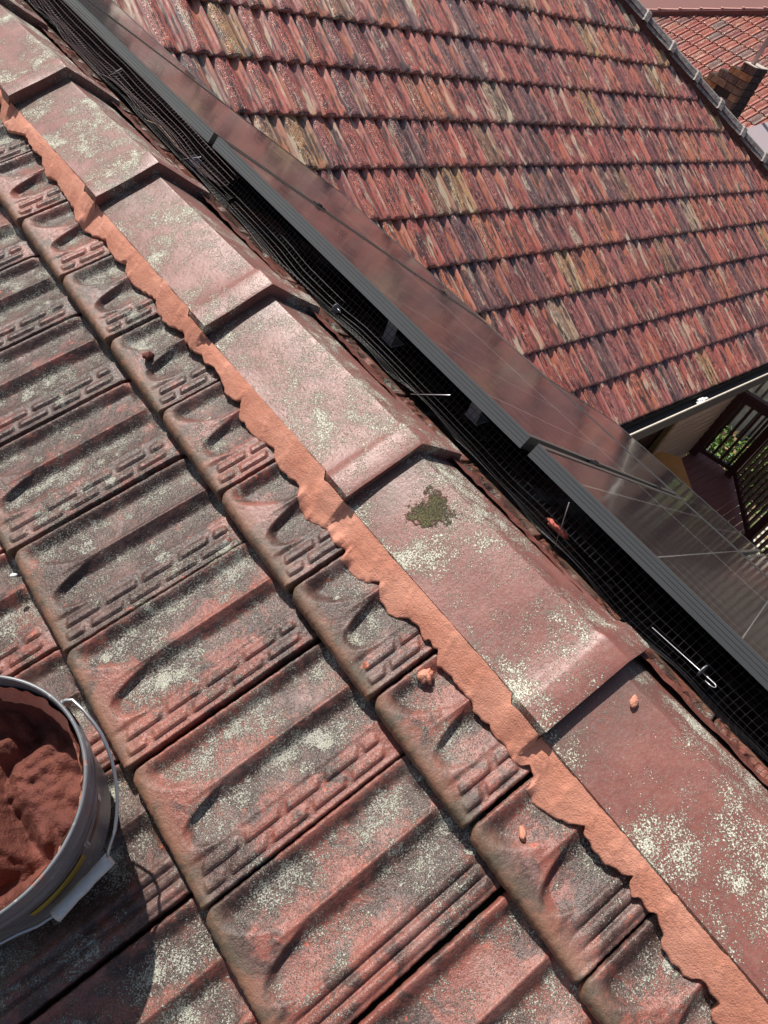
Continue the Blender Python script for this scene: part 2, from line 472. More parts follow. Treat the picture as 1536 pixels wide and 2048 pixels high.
# ------------------------------------------------------------------ near roof geometry
PITCH = 0.4663
cp, sp_ = math.cos(PITCH), math.sin(PITCH)
W, G, DEL = .205, .3174, .027
S1 = .2787
def tile_h(u, q, kind=0):
    """height over the butt plane; u metres upslope of the butt, q 0..1 across (far joint to near joint)"""
    base = -DEL * u / G
    fade = 1 - sstep(.302, .318, u)
    # trough A : steep wall on the far side, long rise to the crest
    def prof(q, q0, q1, pk):
        t = np.clip((q - q0) / (q1 - q0), 0, 1)
        up_ = sstep(0, pk, t)
        dn = np.where(t > pk, 1 - np.clip((t - pk) / (1 - pk), 0, 1) ** 1.55, 1)
        return up_ * dn
    pA = prof(q, .022, .388, .27)
    uA = .014 + .060 * np.clip((q - .10) / .27, 0, 1) ** 2.0
    dA = .0128 * pA * sstep(0, .026, u - uA)
    # trough B
    pB = prof(q, .396, .735, .30)
    uB = .020 + .075 * np.clip((.575 - q) / .165, 0, 1) ** 2.3 + .035 * np.clip((q - .62) / .10, 0, 1) ** 2
    dB = .0142 * pB * sstep(0, .021, u - uB)
    roll = .0024 * np.exp(-((q - .392) / .016) ** 2) * sstep(.03, .10, u)
    strip = -.003 * sstep(.70, .74, q) * sstep(0, .03, u)
    d = -(dA + dB) + roll + strip
    if kind == 0:
        for qc, ph in ((.785, .0), (.885, .030)):
            uu = (u - .022 - ph) / .0625
            fr = uu - np.floor(uu)
            skew = (q - qc) * 1.3
            on = sstep(.05, .09, fr + skew) * (1 - sstep(.86, .90, fr + skew)) * (u > .018) * sstep(.0, .004, .30 - u)
            edge = sstep(qc - .050, qc + .005, q) * (1 - sstep(qc + .027, qc + .036, q))
            d = d + .0042 * on * edge
    else:
        for qc in (.75, .835, .915):
            d = d + .0055 * np.clip(1 - ((q - qc) / .034) ** 2, 0, 1) ** .6 * sstep(.02, .05, u) - .001
    d = d + .002 * np.exp(-((q - .962) / .012) ** 2)
    d = d * fade + (1 - fade) * -.006
    # rolled edges
    d = d - .008 * np.clip((.016 - q) / .016, 0, 1) ** 2 - .006 * np.clip((q - .970) / .01, 0, 1) ** 2
    rad = .014
    t = np.clip((rad - u) / rad, 0, 1)
    d = d - rad * (1 - np.sqrt(np.clip(1 - t ** 2, 0, 1)))
    return base + d, (dA + dB) / .016

def tile_mesh(name, kind, nu=124, nq=112, L=.36):
    u = np.concatenate([np.array([-.0012, -.0012, 0]), .014 * (1 - np.cos(np.linspace(0, math.pi / 2, 9)))[1:], np.linspace(.0165, L, nu)])
    q = np.concatenate([[0, 0, .004, .01, .018], np.linspace(.026, .955, nq), [.965, .972, .977, .977]])
    U, Q = np.meshgrid(u, q, indexing='ij')
    H, cav = tile_h(np.maximum(U, 0), Q, kind)
    H[0, :] -= .016; H[1, :] -= .003; H[2, :] += .001
    H[:, 0] -= .020; H[:, -1] -= .018
    H[0, :] = np.minimum(H[0, :], -.029)
    butt = np.clip(1.3 - np.maximum(U, 0) / .026, 0, 1)
    butt = butt * (U < .05)
    rec = (.012 * np.clip((.075 - Q) / .075, 0, 1) ** 2 + .003 * np.clip((Q - .95) / .03, 0, 1) ** 2) * np.exp(-np.maximum(U, 0) / .03)
    chip = .0022 * np.clip(vnoise(Q * 46, Q * 0 + kind * 9, 71) - .45, 0, 1) * np.exp(-np.maximum(U, 0) / .006)
    side = .0012 * (vnoise(U * 210, U * 0 + kind, 72) - .5) * ((Q < .012) | (Q > .968))
    V = np.stack([U + rec + chip, -Q * W + side, H + .0005 * (vnoise(U * 70, Q * 14, 73) - .5)], -1).reshape(-1, 3)
    return mesh_of(name, V, grid_faces(len(u), len(q))[:, ::-1], M_tile, True, {'cav': cav, 'butt': butt})
TM = [tile_mesh('grooved_tile', 0), tile_mesh('ribbed_tile', 1)]
TS = [tile_mesh('ridge_side_tile', 0, 84, 112, .205), tile_mesh('ridge_side_ribbed_tile', 1, 84, 112, .205)]

near = thing('tiled_roof', 'weathered red tiled roof with a bedded ridge, lichen covered, nearest the camera', 'roof', (0, 0, -.3))
exL, ezL = (cp, 0, sp_), (-sp_, 0, cp)
def left_pt(s, y, h): return np.array([-s * cp - h * sp_, y, -s * sp_ + h * cp])
offs = {0: .171, 1: -.1159, 2: .12, 3: -.07, 4: .15, 5: 0., 6: .1}
for c in range(0, 6):
    s0 = S1 + c * G
    for k in range(-22, 12):
        y = offs[c] - k * W
        if not (in_view(left_pt(s0, y, 0), 420) or in_view(left_pt(s0 - G, y - W, 0), 420)): continue
        kind = 1 if ((c == 0 and k >= 5) or (c == 1 and k >= 3) or (c == 2 and k >= 2) or c == 3 and k % 3 == 0) else 0
        jr = [R_.uniform(-1, 1) for _ in range(5)]
        O = left_pt(s0 + .0035 * jr[0], y + .0012 * jr[1], .0015 * jr[2])
        M = frame(O, exL, (0, 1, 0), ezL) @ Euler((jr[3] * .006, jr[4] * .004, jr[0] * .006)).to_matrix().to_4x4()
        put('roof_tile', (TS if c == 0 else TM)[kind], near, M)
# right hand slope (seen through the netting and under the panels)
def right_pt(s, y, h): return np.array([s * cp + h * sp_, y, -s * sp_ + h * cp])
exR, ezR = (-cp, 0, sp_), (sp_, 0, cp)
for c in range(0, 9):
    s0 = S1 + .02 + c * G
    for k in range(-22, 18):
        y = .06 + (c % 2) * .1 - k * W
        P0 = right_pt(s0, y, 0)
        if P0[1] > .563 + (P0[2] + 1.95) / .547 - .3: continue
        if not (in_view(P0, 160) or in_view(right_pt(s0 - G, y, 0), 160)): continue
        if c > 3 and (y < -1.0 or y > 1.2): continue
        jr = [R_.uniform(-1, 1) for _ in range(4)]
        M = frame(right_pt(s0 + .003 * jr[0], y, .0015 * jr[1]), exR, (0, -1, 0), ezR) @ Euler((jr[2] * .006, 0, jr[3] * .005)).to_matrix().to_4x4()
        put('roof_tile', (TS if c == 0 else TM)[0], near, M)
# sarking under the tiles, gable wall below
V = [(-3.2 * cp, -4, -3.2 * sp_ - .07), (-3.2 * cp, 5, -3.2 * sp_ - .07), (0, 5, -.07), (0, -4, -.07), (2.95 * cp, -4, -2.95 * sp_ - .07), (2.95 * cp, 5, -2.95 * sp_ - .07)]
put('sarking', mesh_of('sarking', V, [[0, 1, 2, 3], [3, 2, 5, 4]], M_void, False), near)
b = MB(); b.box((-2.4, -3.9, -6.4), (2.35, 4.6, -1.35))
put('wall', b.mesh('house_wall', simple('rendered_wall', (.36, .30, .24), .85, grain=.2), False), near)

# ------------------------------------------------------------------ ridge caps
CA, XL = .0461, .125
ZL = -.0226
CL, CY0 = .4366, .9195
def cap_mesh(seed=0):
    r = random.Random(seed)
    # y: 0 at the collar face, increasing towards the far end; collar 0..0.052
    ys = np.array([0, 0, .0015, .006, .020, .040, .047, .052, .056, .062, .10, .18, .26, .34, .42, .50])
    xs = np.concatenate([[-1, -1], np.linspace(-.985, -.06, 13), [-.03, -.012, 0, .012, .03], np.linspace(.06, .985, 13), [1, 1]])
    n = len(ys); m = len(xs)
    V = np.zeros((n, m, 3))
    for i, y in enumerate(ys):
        col = 1 - float(sstep(.040, .062, y))
        lift = .0 * col - (1 - col) * (.0075 + .040 * (y - .06))
        wx = XL * (1 if y < .06 else .975 - .04 * (y - .06)) + (.004 * col)
        ap = .0035 * 1
        for j, x in enumerate(xs):
            z = CA + (ZL - CA) * (math.sqrt(x * x + .00006) - .00775) / (math.sqrt(1.00006) - .00775)
            z += lift
            if y < .004: z -= .0012 * (1 - y / .004)
            z += .0010 * math.sin(9 * y + 5 * x + seed)
            V[i, j] = (x * wx, y, z)
    V[:, 0, 2] -= .028; V[:, -1, 2] -= .028
    V[0, :, 2] -= .0285
    V[0, :, 1] += .004
    gr = np.repeat(np.array([sstep(.36, .445, y) for y in ys]), m)
    return mesh_of('ridge_cap', V.reshape(-1, 3), grid_faces(n, m)[:, ::-1], M_cap, True, {'grime': gr})
capm = [cap_mesh(i) for i in range(3)]
def smooth_angle(me, deg=38):
    me.set_sharp_from_angle(angle=math.radians(deg)) if hasattr(me, 'set_sharp_from_angle') else None
for m_ in capm: smooth_angle(m_, 28)
for k in range(-4, 8):
    y = CY0 - k * CL
    if not (in_view((0, y, .04), 500) or in_view((0, y + CL, .04), 500)): continue
    M = Matrix.Translation((R_.uniform(-.003, .003), y, R_.uniform(-.001, .001))) @ Euler((R_.uniform(-.004, .004), R_.uniform(-.01, .01), R_.uniform(-.006, .006))).to_matrix().to_4x4()
    put('ridge_cap', capm[k % 3], near, M)
# moss knob of old mortar on a cap
def lump(name, c, r, mat, seed=0, n=14, parent=None, flat=.7, ax=None):
    rr = np.random.default_rng(seed); V = []; F = []
    ph = rr.uniform(0, 9, 3)
    th = np.linspace(0, math.pi, n); la = np.linspace(0, 2 * math.pi, 2 * n, endpoint=False)
    for a in th:
        for b_ in la:
            d = np.array([math.sin(a) * math.cos(b_), math.sin(a) * math.sin(b_), math.cos(a)])
            k = 1 + .30 * (vnoise(d[0] * 2.2 + ph[0] + d[2], d[1] * 2.2 + ph[1], seed) - .5) * 2 + .28 * (vnoise(d[0] * 5 + ph[0], d[1] * 5 + d[2] * 4, seed + 3) - .5) * 2
            V.append(np.array(r) * d * k)
    V = np.array(V)
    if ax is not None:
        Rm = np.array(Euler(ax).to_matrix()); V = V @ Rm.T
    m = 2 * n
    for i in range(n - 1):
        for j in range(m):
            F.append([i * m + j, (i + 1) * m + j, (i + 1) * m + (j + 1) % m, i * m + (j + 1) % m])
    me = mesh_of(name, V, F, mat, True)
    return put(name, me, parent, Matrix.Translation(c))

# ------------------------------------------------------------------ mortar bedding along the ridge
MORTAR = [(0.163, 0.9584), (0.1711, 0.9033), (0.1425, 0.8533), (0.1486, 0.831), (0.1528, 0.7825), (0.1463, 0.7586), (0.1594, 0.7242), (0.1662, 0.6852), (0.1552, 0.6541), (0.1603, 0.6253), (0.1645, 0.5759), (0.1649, 0.5503), (0.1762, 0.5192), (0.1766, 0.4753), (0.1644, 0.4438), (0.1522, 0.4199), (0.1617, 0.3897), (0.1632, 0.3532), (0.1483, 0.3383), (0.164, 0.3168), (0.1693, 0.2851), (0.1651, 0.2594), (0.1557, 0.2294), (0.1497, 0.216), (0.1637, 0.1822), (0.1669, 0.1466), (0.1541, 0.1231), (0.1488, 0.1077), (0.1585, 0.0867), (0.1596, 0.0513), (0.1486, 0.0391), (0.1547, 0.025), (0.1485, -0.0022), (0.1457, -0.0205), (0.1542, -0.0433), (0.1619, -0.0648), (0.1547, -0.0887), (0.1466, -0.0955), (0.168, -0.1236), (0.1693, -0.1503), (0.1702, -0.1729), (0.1608, -0.1961), (0.1537, -0.2133), (0.1645, -0.2345), (0.1719, -0.2566), (0.1622, -0.2899), (0.1619, -0.2997), (0.1859, -0.3384), (0.1889, -0.3643), (0.1716, -0.3949), (0.1771, -0.4232), (0.1698, -0.4398), (0.1868, -0.457), (0.183, -0.4921), (0.1764, -0.5035), (0.157, -0.5128), (0.1768, -0.5393), (0.1796, -0.5626), (0.1724, -0.5751), (0.1575, -0.5868), (0.1572, -0.6053), (0.1604, -0.6245), (0.153, -0.6302), (0.1587, -0.6407), (0.1553, -0.6479), (0.1715, -0.668), (0.166, -0.6724), (0.1648, -0.6876), (0.1647, -0.7071), (0.1645, -0.7315), (0.1709, -0.7444), (0.1709, -0.7528), (0.1695, -0.7647), (0.1648, -0.7726), (0.169, -0.7907), (0.1658, -0.8101), (0.1725, -0.8257), (0.1665, -0.8366), (0.1563, -0.8428), (0.1603, -0.8577), (0.1814, -0.8638), (0.1868, -0.8793), (0.1792, -0.8925), (0.1731, -0.9127), (0.1656, -0.9256), (0.1527, -0.939), (0.16, -0.95), (0.1629, -0.9627), (0.1593, -0.9746), (0.1627, -0.9866), (0.1533, -1.006), (0.1416, -1.0161), (0.1516, -1.0201), (0.1639, -1.0296), (0.1558, -1.0389), (0.1568, -1.052), (0.1498, -1.0604), (0.1589, -1.0691), (0.1559, -1.0765), (0.1678, -1.0853), (0.173, -1.0964), (0.1728, -1.1138), (0.1736, -1.1229), (0.162, -1.1332), (0.158, -1.1451), (0.162, -1.1546), (0.1576, -1.1637), (0.1742, -1.1655), (0.1795, -1.1737)]
pre = [(a, b_ + 1.2) for a, b_ in MORTAR if .0 < b_ + 1.2 - .96 < 1.4 and b_ > -.2][:34]
pre = [(.155 + .018 * math.sin(i * 1.7) * R_.random(), 2.3 - i * .045) for i in range(30)]
post = [(.158 + .02 * math.sin(i * 1.3) * R_.random(), -1.20 - i * .035) for i in range(22)]
LP = np.array(pre + MORTAR + post)
# the trowelled face is one sloping plane from the cap edge (s .116, h .030) to the tiles (s .168, h -.010)
PB = (-.010 - .030) / (.168 - .116); PA = .030 - PB * .116
sc_, yc_, hc_ = .3223, -.8604, .9754
lam = (PA + PB * sc_ - hc_) / ((-.012 - hc_) - PB * (LP[:, 0] - sc_))
LP = np.stack([sc_ + lam * (LP[:, 0] - sc_), yc_ + lam * (LP[:, 1] - yc_)], -1)
# resample finely with a ragged lip
seg = np.hypot(*np.diff(LP, axis=0).T); cum = np.concatenate([[0], np.cumsum(seg)])
tt = np.arange(0, cum[-1], .0042)
Ls = np.interp(tt, cum, LP[:, 0]); Ly = np.interp(tt, cum, LP[:, 1])
Ls = Ls + .0022 * (vnoise(tt * 110, tt * 0, 3) - .5) * 2 + .0008 * (vnoise(tt * 420, tt * 0, 5) - .5) * 2
Ly = Ly + .0018 * (vnoise(tt * 120, tt * 0 + 9, 4) - .5) * 2
kern = np.hanning(15); kern /= kern.sum()
Yu = np.convolve(np.pad(Ly, 7, mode='edge'), kern, 'valid')
Yu = np.minimum.accumulate(Yu) - np.arange(len(Yu)) * 1e-6
def cap_edge(y):
    ph = np.mod(y - CY0, CL)          # 0 at collar face growing to the far end of that cap
    col = 1 - sstep(.040, .062, ph)
    z = ZL - (1 - col) * (.0075 + .040 * (ph - .06))
    return z
def surf_left(s, y):
    u = S1 - s
    q = np.mod((offs[0] - y) / W, 1.0)
    kk = np.floor((offs[0] - y) / W)
    h0 = tile_h(np.clip(u, 0, .4), q, 0)[0]; h1 = tile_h(np.clip(u, 0, .4), q, 1)[0]
    h = np.where(kk >= 5, h1, h0)
    return np.maximum(h, -.028)
NT_ = 22
T = np.linspace(0, 1, NT_)
ph = np.mod(Yu - CY0, CL)
colr = 1 - sstep(.052, .068, ph)
xu = -.1185 - .009 * colr + .0012 * (vnoise(Yu * 60, Yu * 0, 8) - .5)
zu = cap_edge(Yu) - .001 - .012 * colr
su = -(xu * cp + zu * sp_); hu = -xu * sp_ * -1 * -1
hu = (-xu) * sp_ + zu * cp
V = np.zeros((len(tt), NT_ + 3, 3))
hpl = PA + PB * Ls
hl = np.maximum(hpl, surf_left(Ls, Ly) + .0018)
k2 = np.hanning(71); k2 /= k2.sum(); hls = np.convolve(np.pad(hl, 35, mode='edge'), k2, 'valid')
hls = hpl; hlip = hl
for j, t_ in enumerate(T):
    s = su + (Ls - su) * t_; y = Yu + (Ly - Yu) * t_
    h = hu + (hls - hu) * t_; h = h + (hlip - hls) * sstep(.55, 1, t_)
    bul = .0018 * math.sin(math.pi * t_)
    # broad trowel strokes: overlapping scallops with raised seams
    a = (y + .35 * (s - .15) + .03 * vnoise(y * 11, y * 0, 91)) / .078
    fr = a + .35 * vnoise(y * 7, s * 9, 21); fr = fr - np.floor(fr)
    stroke = .0022 * fr ** 6 - .0004
    arcs = .0005 * np.sin((y + .9 * (s - .11) ** 1 + 5 * (s - .14) ** 2) * 520 + 6 * vnoise(y * 9, s * 5, 2)) * (vnoise(y * 3.1, s * 2, 14) > .48)
    n1 = .0016 * (vnoise(y * 30, s * 40, 31) - .5) + .0008 * (vnoise(y * 160, s * 160, 32) - .5)
    env = math.sin(math.pi * min(1, t_ * 1.02 + .02)) ** .4
    h = h + bul + (stroke + arcs) * env + n1
    V[:, j] = np.stack([-s * cp - h * sp_, y, -s * sp_ + h * cp], -1)
s = Ls + .0004; h = hlip - .0030
V[:, NT_] = np.stack([-s * cp - h * sp_, Ly, -s * sp_ + h * cp], -1)
s = Ls - .003; h = hlip - .008
V[:, NT_ + 1] = np.stack([-s * cp - h * sp_, Ly, -s * sp_ + h * cp], -1)
s = Ls - .014; h = hlip - .022
V[:, NT_ + 2] = np.stack([-s * cp - h * sp_, Ly, -s * sp_ + h * cp], -1)
put('mortar_bedding', mesh_of('mortar_bedding', V.reshape(-1, 3), grid_faces(len(tt), NT_ + 3)[:, ::-1], M_mortar, True), near)
# old bedding under the right edge of the caps
M_oldbed = mortar_mat('old_red_bedding', 1)
ys = np.arange(-2.0, 2.4, .006)
sr = .158 + .020 * (vnoise(ys * 9, ys * 0, 5) - .5) * 2 + .006 * (vnoise(ys * 40, ys * 0, 6) - .5)
V = np.zeros((len(ys), 4, 3))
sr = sr + .012 * (vnoise(ys * 75, ys * 0, 16) - .4)
for j, (sa, ha) in enumerate(((.10, .026), (.138, .022), (1, .004), (1, -.02))):
    s = sr * (1 if sa == 1 else 0) + (sa if sa != 1 else 0) - (.004 if j == 3 else 0); h = ha + .004 * vnoise(ys * 70, ys * 0 + j, 7)
    V[:, j] = np.stack([s * cp + h * sp_, ys, -s * sp_ + h * cp], -1)
put('old_bedding', mesh_of('old_bedding', V.reshape(-1, 3), grid_faces(len(ys), 4), M_oldbed, False), near)

# crumbs of mortar
def crumb(s, y, r, label, mat, seed, ax=(0, 0, 0), nm='mortar_crumb', cat='mortar crumb'):
    h = float(surf_left(np.array([min(s, .27)]), np.array([y]))[0]) if s < S1 else -.012
    o = lump(nm, left_pt(s, y, h + min(r) * .7), r, mat, seed, 9, None, ax=ax)
    return tag(o, label, cat)
M_crumb_dark = mortar_mat('dried_red_mortar', 1)
crumb(.229, .087, (.014, .008, .007), 'small dark red mortar crumb lying in a tile trough beside the upper bedding', M_crumb_dark, 3, (0, .4, .5))
crumb(.192, -.669, (.0105, .010, .010), 'rough orange lump of mortar stuck just below the middle of the bedding', M_mortar, 5)
crumb(.220, -.899, (.011, .0045, .0045), 'little pink sausage of mortar in the trough near the dark tile joint', M_mortar, 8, (0, .3, .75))
tag(lump('stone_chip', left_pt(.60, -.158, .002), (.005, .004, .003), simple('white_chip', (.75, .74, .70), .7), 4, 7), 'tiny white chip on a tile at the left edge above the bucket', 'chip')
tag(lump('mortar_chip', (-.017, -.868, .0215), (.008, .0055, .0022), M_mortar, 12, 8, ax=(0, -.5, .6)), 'thin orange flake of mortar on the last ridge cap below the collar', 'chip')

# ------------------------------------------------------------------ bucket of mortar
ta = PITCH * .5
BN = np.array([-math.sin(ta), 0, math.cos(ta)]); BU = np.array([math.cos(ta), 0, math.sin(ta)]); BY = np.array([0, 1., 0])
BC = np.array([-.717, -.495, -.145]); BR, BH = .1375, .192
MBK = frame(BC, BU, BY, BN)          # local z = axis, origin at rim centre
bucket = thing('bucket', 'grey plastic bucket with a wire handle and white grip standing on the tiles', 'bucket', tuple(BC - BN * BH))
def lathe(name, prof, mat, n=96, wob=0):
    V = []; m = len(prof)
    for i in range(n):
        a = 2 * math.pi * i / n
        for r, z in prof: V.append(((r + wob * math.sin(3 * a) * .5) * math.cos(a), (r + wob * math.sin(3 * a) * .5) * math.sin(a), z))
    F = []
    for i in range(n):
        for j in range(m - 1):
            F.append([i * m + j, ((i + 1) % n) * m + j, ((i + 1) % n) * m + j + 1, i * m + j + 1])
    return mesh_of(name, V, F, mat, True)
tb = NT('grey_plastic'); Pb = tb.obj()
cb = tb.mix(tb.ramp(tb.noise(tb.map(Pb, (3, 3, 40)), 6, 4), .35, .7), (.125, .13, .14), (.20, .205, .215))
cb = tb.mix(tb.math('MULTIPLY', tb.ramp(tb.noise(tb.map(Pb, (1, 1, 1), (2, 2, 2)), 26, 4), .62, .68), .9), cb, (.30, .12, .09))
cb = tb.mix(tb.math('MULTIPLY', tb.ramp(tb.noise(Pb, 90, 4), .60, .7), .4), cb, (.55, .5, .48))
M_bucket = tb.out(cb, .36, None, 0, .5)
prof = [(BR - .006, -.17), (BR - .0045, -.05), (BR - .003, -.004), (BR - .0022, -.0005), (BR + .0005, 0), (BR + .002, -.003), (BR + .0015, -.018), (BR + .0035, -.022), (BR + .0035, -.026),
        (BR - .0005, -.029), (BR - .001, -.046), (BR + .0015, -.049), (BR + .0015, -.053), (BR - .0025, -.056), (BR - .012, -BH + .006), (BR - .016, -BH), (0, -BH)]
put('body', lathe('bucket_body', prof, M_bucket), bucket, MBK)
# smear ring of mortar on the inner wall + heap as its own thing
heap_t = thing('mortar_heap', 'terracotta coloured mortar mix heaped and smeared inside the grey bucket', 'mortar', tuple(BC - BN * .1))
n1, n2 = 90, 200
V = []
for i in range(n1):
    r = (BR - .0062) * (i / (n1 - 1)) ** .8
    for j in range(n2):
        a = 2 * math.pi * j / n2
        x, y = r * math.cos(a), r * math.sin(a)
        e = (r / BR)
        z = -.064 - .018 * (1 - e ** 2)
        z += .060 * (abs(vnoise(x * 17 + 3, y * 17 + 1, 51) - .5) * 2 - .3) * (1 - e ** 6) + .020 * (abs(vnoise(x * 38, y * 38, 52) - .5) * 2 - .5) + .006 * (abs(vnoise(x * 60, y * 60, 57) - .5) * 2 - .5) + .003 * (vnoise(x * 160, y * 160, 58) - .5) + .004 * (vnoise(x * 110, y * 110, 53) - .5)
        z += .035 * math.exp(-((x + .02) ** 2 + (y - .03) ** 2) / .0016) * .6
        side = sstep(.86, 1.0, e)
        rag = .010 * vnoise(a * 6 / 1.0, 0.3, 54) + .006 * vnoise(a * 25, .7, 55)
        top = -.012 - rag - .022 * max(0, math.cos(a - math.radians(115)))
        z = z * (1 - side) + top * side
        V.append((x, y, z))
F = []
for i in range(n1 - 1):
    for j in range(n2):
        F.append([i * n2 + j, (i + 1) * n2 + j, (i + 1) * n2 + (j + 1) % n2, i * n2 + (j + 1) % n2])
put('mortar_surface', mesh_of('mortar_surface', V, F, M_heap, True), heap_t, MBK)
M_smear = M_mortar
V = []
for i in range(8):
    for j in range(n2):
        a = 2 * math.pi * j / n2
        rag = .010 * vnoise(a * 6 / 1.0, 0.3, 54) + .006 * vnoise(a * 25, .7, 55)
        top = -.004 - rag * .9 - .022 * max(0, math.cos(a - math.radians(115)))
        z = top - .030 * (i / 7)
        th = .0012 + .007 * (i / 7) ** 1.5 + .004 * vnoise(a * 18, i * .5, 56)
        V.append(((BR - .0035 - th) * math.cos(a), (BR - .0035 - th) * math.sin(a), z))
F = [[i * n2 + j, (i + 1) * n2 + j, (i + 1) * n2 + (j + 1) % n2, i * n2 + (j + 1) % n2] for i in range(7) for j in range(n2)]
put('rim_smear', mesh_of('rim_smear', V, F, M_smear, True), heap_t, MBK)
# smears on the outside
def outer_patch(name, a0, a1, z0, z1, mat, off=.0012, n=24, ragged=0):
    V = []
    def rad(z): return np.interp(z, [-BH, -.056, -.029, -.02, 0], [BR - .012, BR - .0025, BR - .0005, BR + .002, BR + .002])
    for i in range(n):
        a = math.radians(a0 + (a1 - a0) * i / (n - 1))
        for k in range(5):
            z = z0 + (z1 - z0) * k / 4
            if ragged: z += ragged * (vnoise(a * 40, k * .8, 77) - .5)
            V.append(((rad(z) + off) * math.cos(a), (rad(z) + off) * math.sin(a), z))
    return put(name, mesh_of(name, V, grid_faces(n, 5), mat, True), bucket, MBK)
outer_patch('mortar_smear', 2, 14, -.030, -.004, M_heap, .0014, 20, .012)
outer_patch('label', -52, -22, -.125, -.072, simple('label_grey', (.26, .25, .27), .4), .0006)
outer_patch('label', -50, -26, -.105, -.080, simple('label_white', (.60, .58, .60), .4), .0011)
outer_patch('label', -49, -29, -.102, -.083, simple('label_maroon', (.10, .03, .035), .4), .0016)
outer_patch('label', -88, -55, -.120, -.088, simple('label_yellow', (.42, .30, .05), .45), .0011)
outer_patch('label', -16, -2, -.085, -.045, simple('label_pale', (.33, .33, .36), .4), .0009)
# wire handle: arc swinging down round the near side
hb = MB()
pts = []
hand = [np.array(v) for v in ((.1345, .0412, -.020), (.1395, .0412, -.018), (.1463, .0352, -.015), (.1515, .0165, -.017), (.1548, -.0034, -.020), (.1560, -.0180, -.025), (.155, -.0313, -.030),
        (.1527, -.0450, -.037), (.1489, -.0577, -.045), (.1432, -.0725, -.053), (.1365, -.0865, -.060), (.1280, -.0995, -.067), (.1187, -.1109, -.075), (.1100, -.1170, -.083), (.1021, -.1225, -.090), (.0967, -.1278, -.098),
        (.0600, -.1375, -.107), (.0239, -.1432, -.115), (.0191, -.1434, -.115), (.0036, -.144, -.110), (-.0145, -.141, -.100), (-.0291, -.1410, -.090), (-.055, -.134, -.072), (-.09, -.112, -.05), (-.12, -.075, -.03), (-.138, -.03, -.02))]
p0 = hand[0]
hb.tube(hand, .0021, 8)
hl_ = put('handle', hb.mesh('bucket_handle', M_zinc, True), bucket, MBK)
gb = MB()
ga = np.array((.0985, -.1300, -.0985)); gc = np.array((.0225, -.1450, -.1155))
gpts = [ga + (gc - ga) * k for k in np.linspace(0, 1, 12)]
gb.tube(gpts, [.0085, .0085, .0082, .0078, .0075, .0082, .0082, .0075, .0078, .0082, .0085, .0088], 12)
gm_ = gb.mesh('bucket_grip', simple('white_plastic', (.66, .66, .64), .4, grain=.15, gscale=120), True)
o = bpy.data.objects.new('grip', gm_); COL.objects.link(o); o.parent = hl_
bp = MB(); 
for a in (38,):
    c0 = p0
    bp.tube([c0 + [-.004, -.002, 0], c0 + [.003, .001, 0]], .0036, 8)
put('bail_boss', bp.mesh('bail_boss', M_bucket, True), bucket, MBK)

# ------------------------------------------------------------------ solar panels
PX, PZ, PP, PT = .2589, .00916, .49613, .0284
pc, ps = math.cos(PP), math.sin(PP)
exP, ezP = (pc, 0, -ps), (ps, 0, pc)
def panel(u0, u1, ya, yb, label, near_edge=True):
    O = (PX + u0 * pc, ya, PZ - u0 * ps)
    t = thing('solar_panel', label, 'solar panel', O, 'black framed solar panels on the far slope')
    # local: x downslope, y away (+Y), z normal ; right handed: x cross y = z
    M = frame(O, exP, (0, 1, 0), ezP)
    L = u1 - u0; Wd = yb - ya
    def rail(x0, x1, y0, y1, groove=None):
        b = MB()
        if groove == 'near':
            prof = [(x1, 0), (x0, 0), (x0, -.0045), (x0 + .0009, -.0052), (x0 + .0009, -.0060), (x0, -.0067), (x0, -.0115), (x0 + .0009, -.0122), (x0 + .0009, -.013), (x0, -.0137),
                    (x0, -.0185), (x0 + .0009, -.0192), (x0 + .0009, -.020), (x0, -.0207), (x0, -PT), (x1 + .016, -PT), (x1 + .016, -PT + .002), (x1, -PT + .002)]
            for y in (y0, y1):
                for x, z in prof: b.v.append(np.array((x, y, z)))
            n = len(prof)
            for i in range(n): b.f.append([i, (i + 1) % n, n + (i + 1) % n, n + i][::-1])
            b.f.append(list(range(n))); b.f.append(list(range(n, 2 * n))[::-1])
        else:
            b.box((x0, y0, -PT), (x1, y1, 0))
        return b.mesh('frame_rail', M_alu)
    put('frame_rail', rail(0, .011, 0, Wd, 'near'), t, M)
    put('frame_rail', rail(L - .011, L, 0, Wd), t, M)
    put('frame_rail', rail(.0112, L - .0112, 0, .011), t, M)
    put('frame_rail', rail(.0112, L - .0112, Wd - .011, Wd), t, M)
    V = [(.011, .011, -.0018), (L - .011, .011, -.0018), (L - .011, Wd - .011, -.0018), (.011, Wd - .011, -.0018)]
    V += [(x, y, -.0075) for x, y, z in V]
    put('cell_glass', mesh_of('cell_glass', V, [[0, 1, 2, 3], [7, 6, 5, 4], [0, 4, 5, 1], [1, 5, 6, 2], [2, 6, 7, 3], [3, 7, 4, 0]], M_glass, False), t, M)
    return t, M
gaps = [1.8126, .6874, -.4379, -1.5631]
g2 = .010
P1, MP1 = panel(0, 1.654, gaps[1] + g2, gaps[0] - g2, 'farthest full solar panel in the top row, glinting grey edge, beyond the first dark gap')
P2, MP2 = panel(0, 1.654, gaps[2] + g2, gaps[1] - g2, 'middle solar panel of the top row, between the two dark gaps')
P3, MP3 = panel(0, 1.654, gaps[3] + g2, gaps[2] - g2, 'nearest solar panel of the top row, at the right edge with two bright cell lines')
P4, MP4 = panel(0, .84, gaps[0] + g2, 3.0, 'shorter solar panel at the upper left where the array meets the valley')
P5, MP5 = panel(1.672, 2.94, -.735, .30, 'lower row solar panel whose edge hides part of the orange slab standing in for sunlit deck')
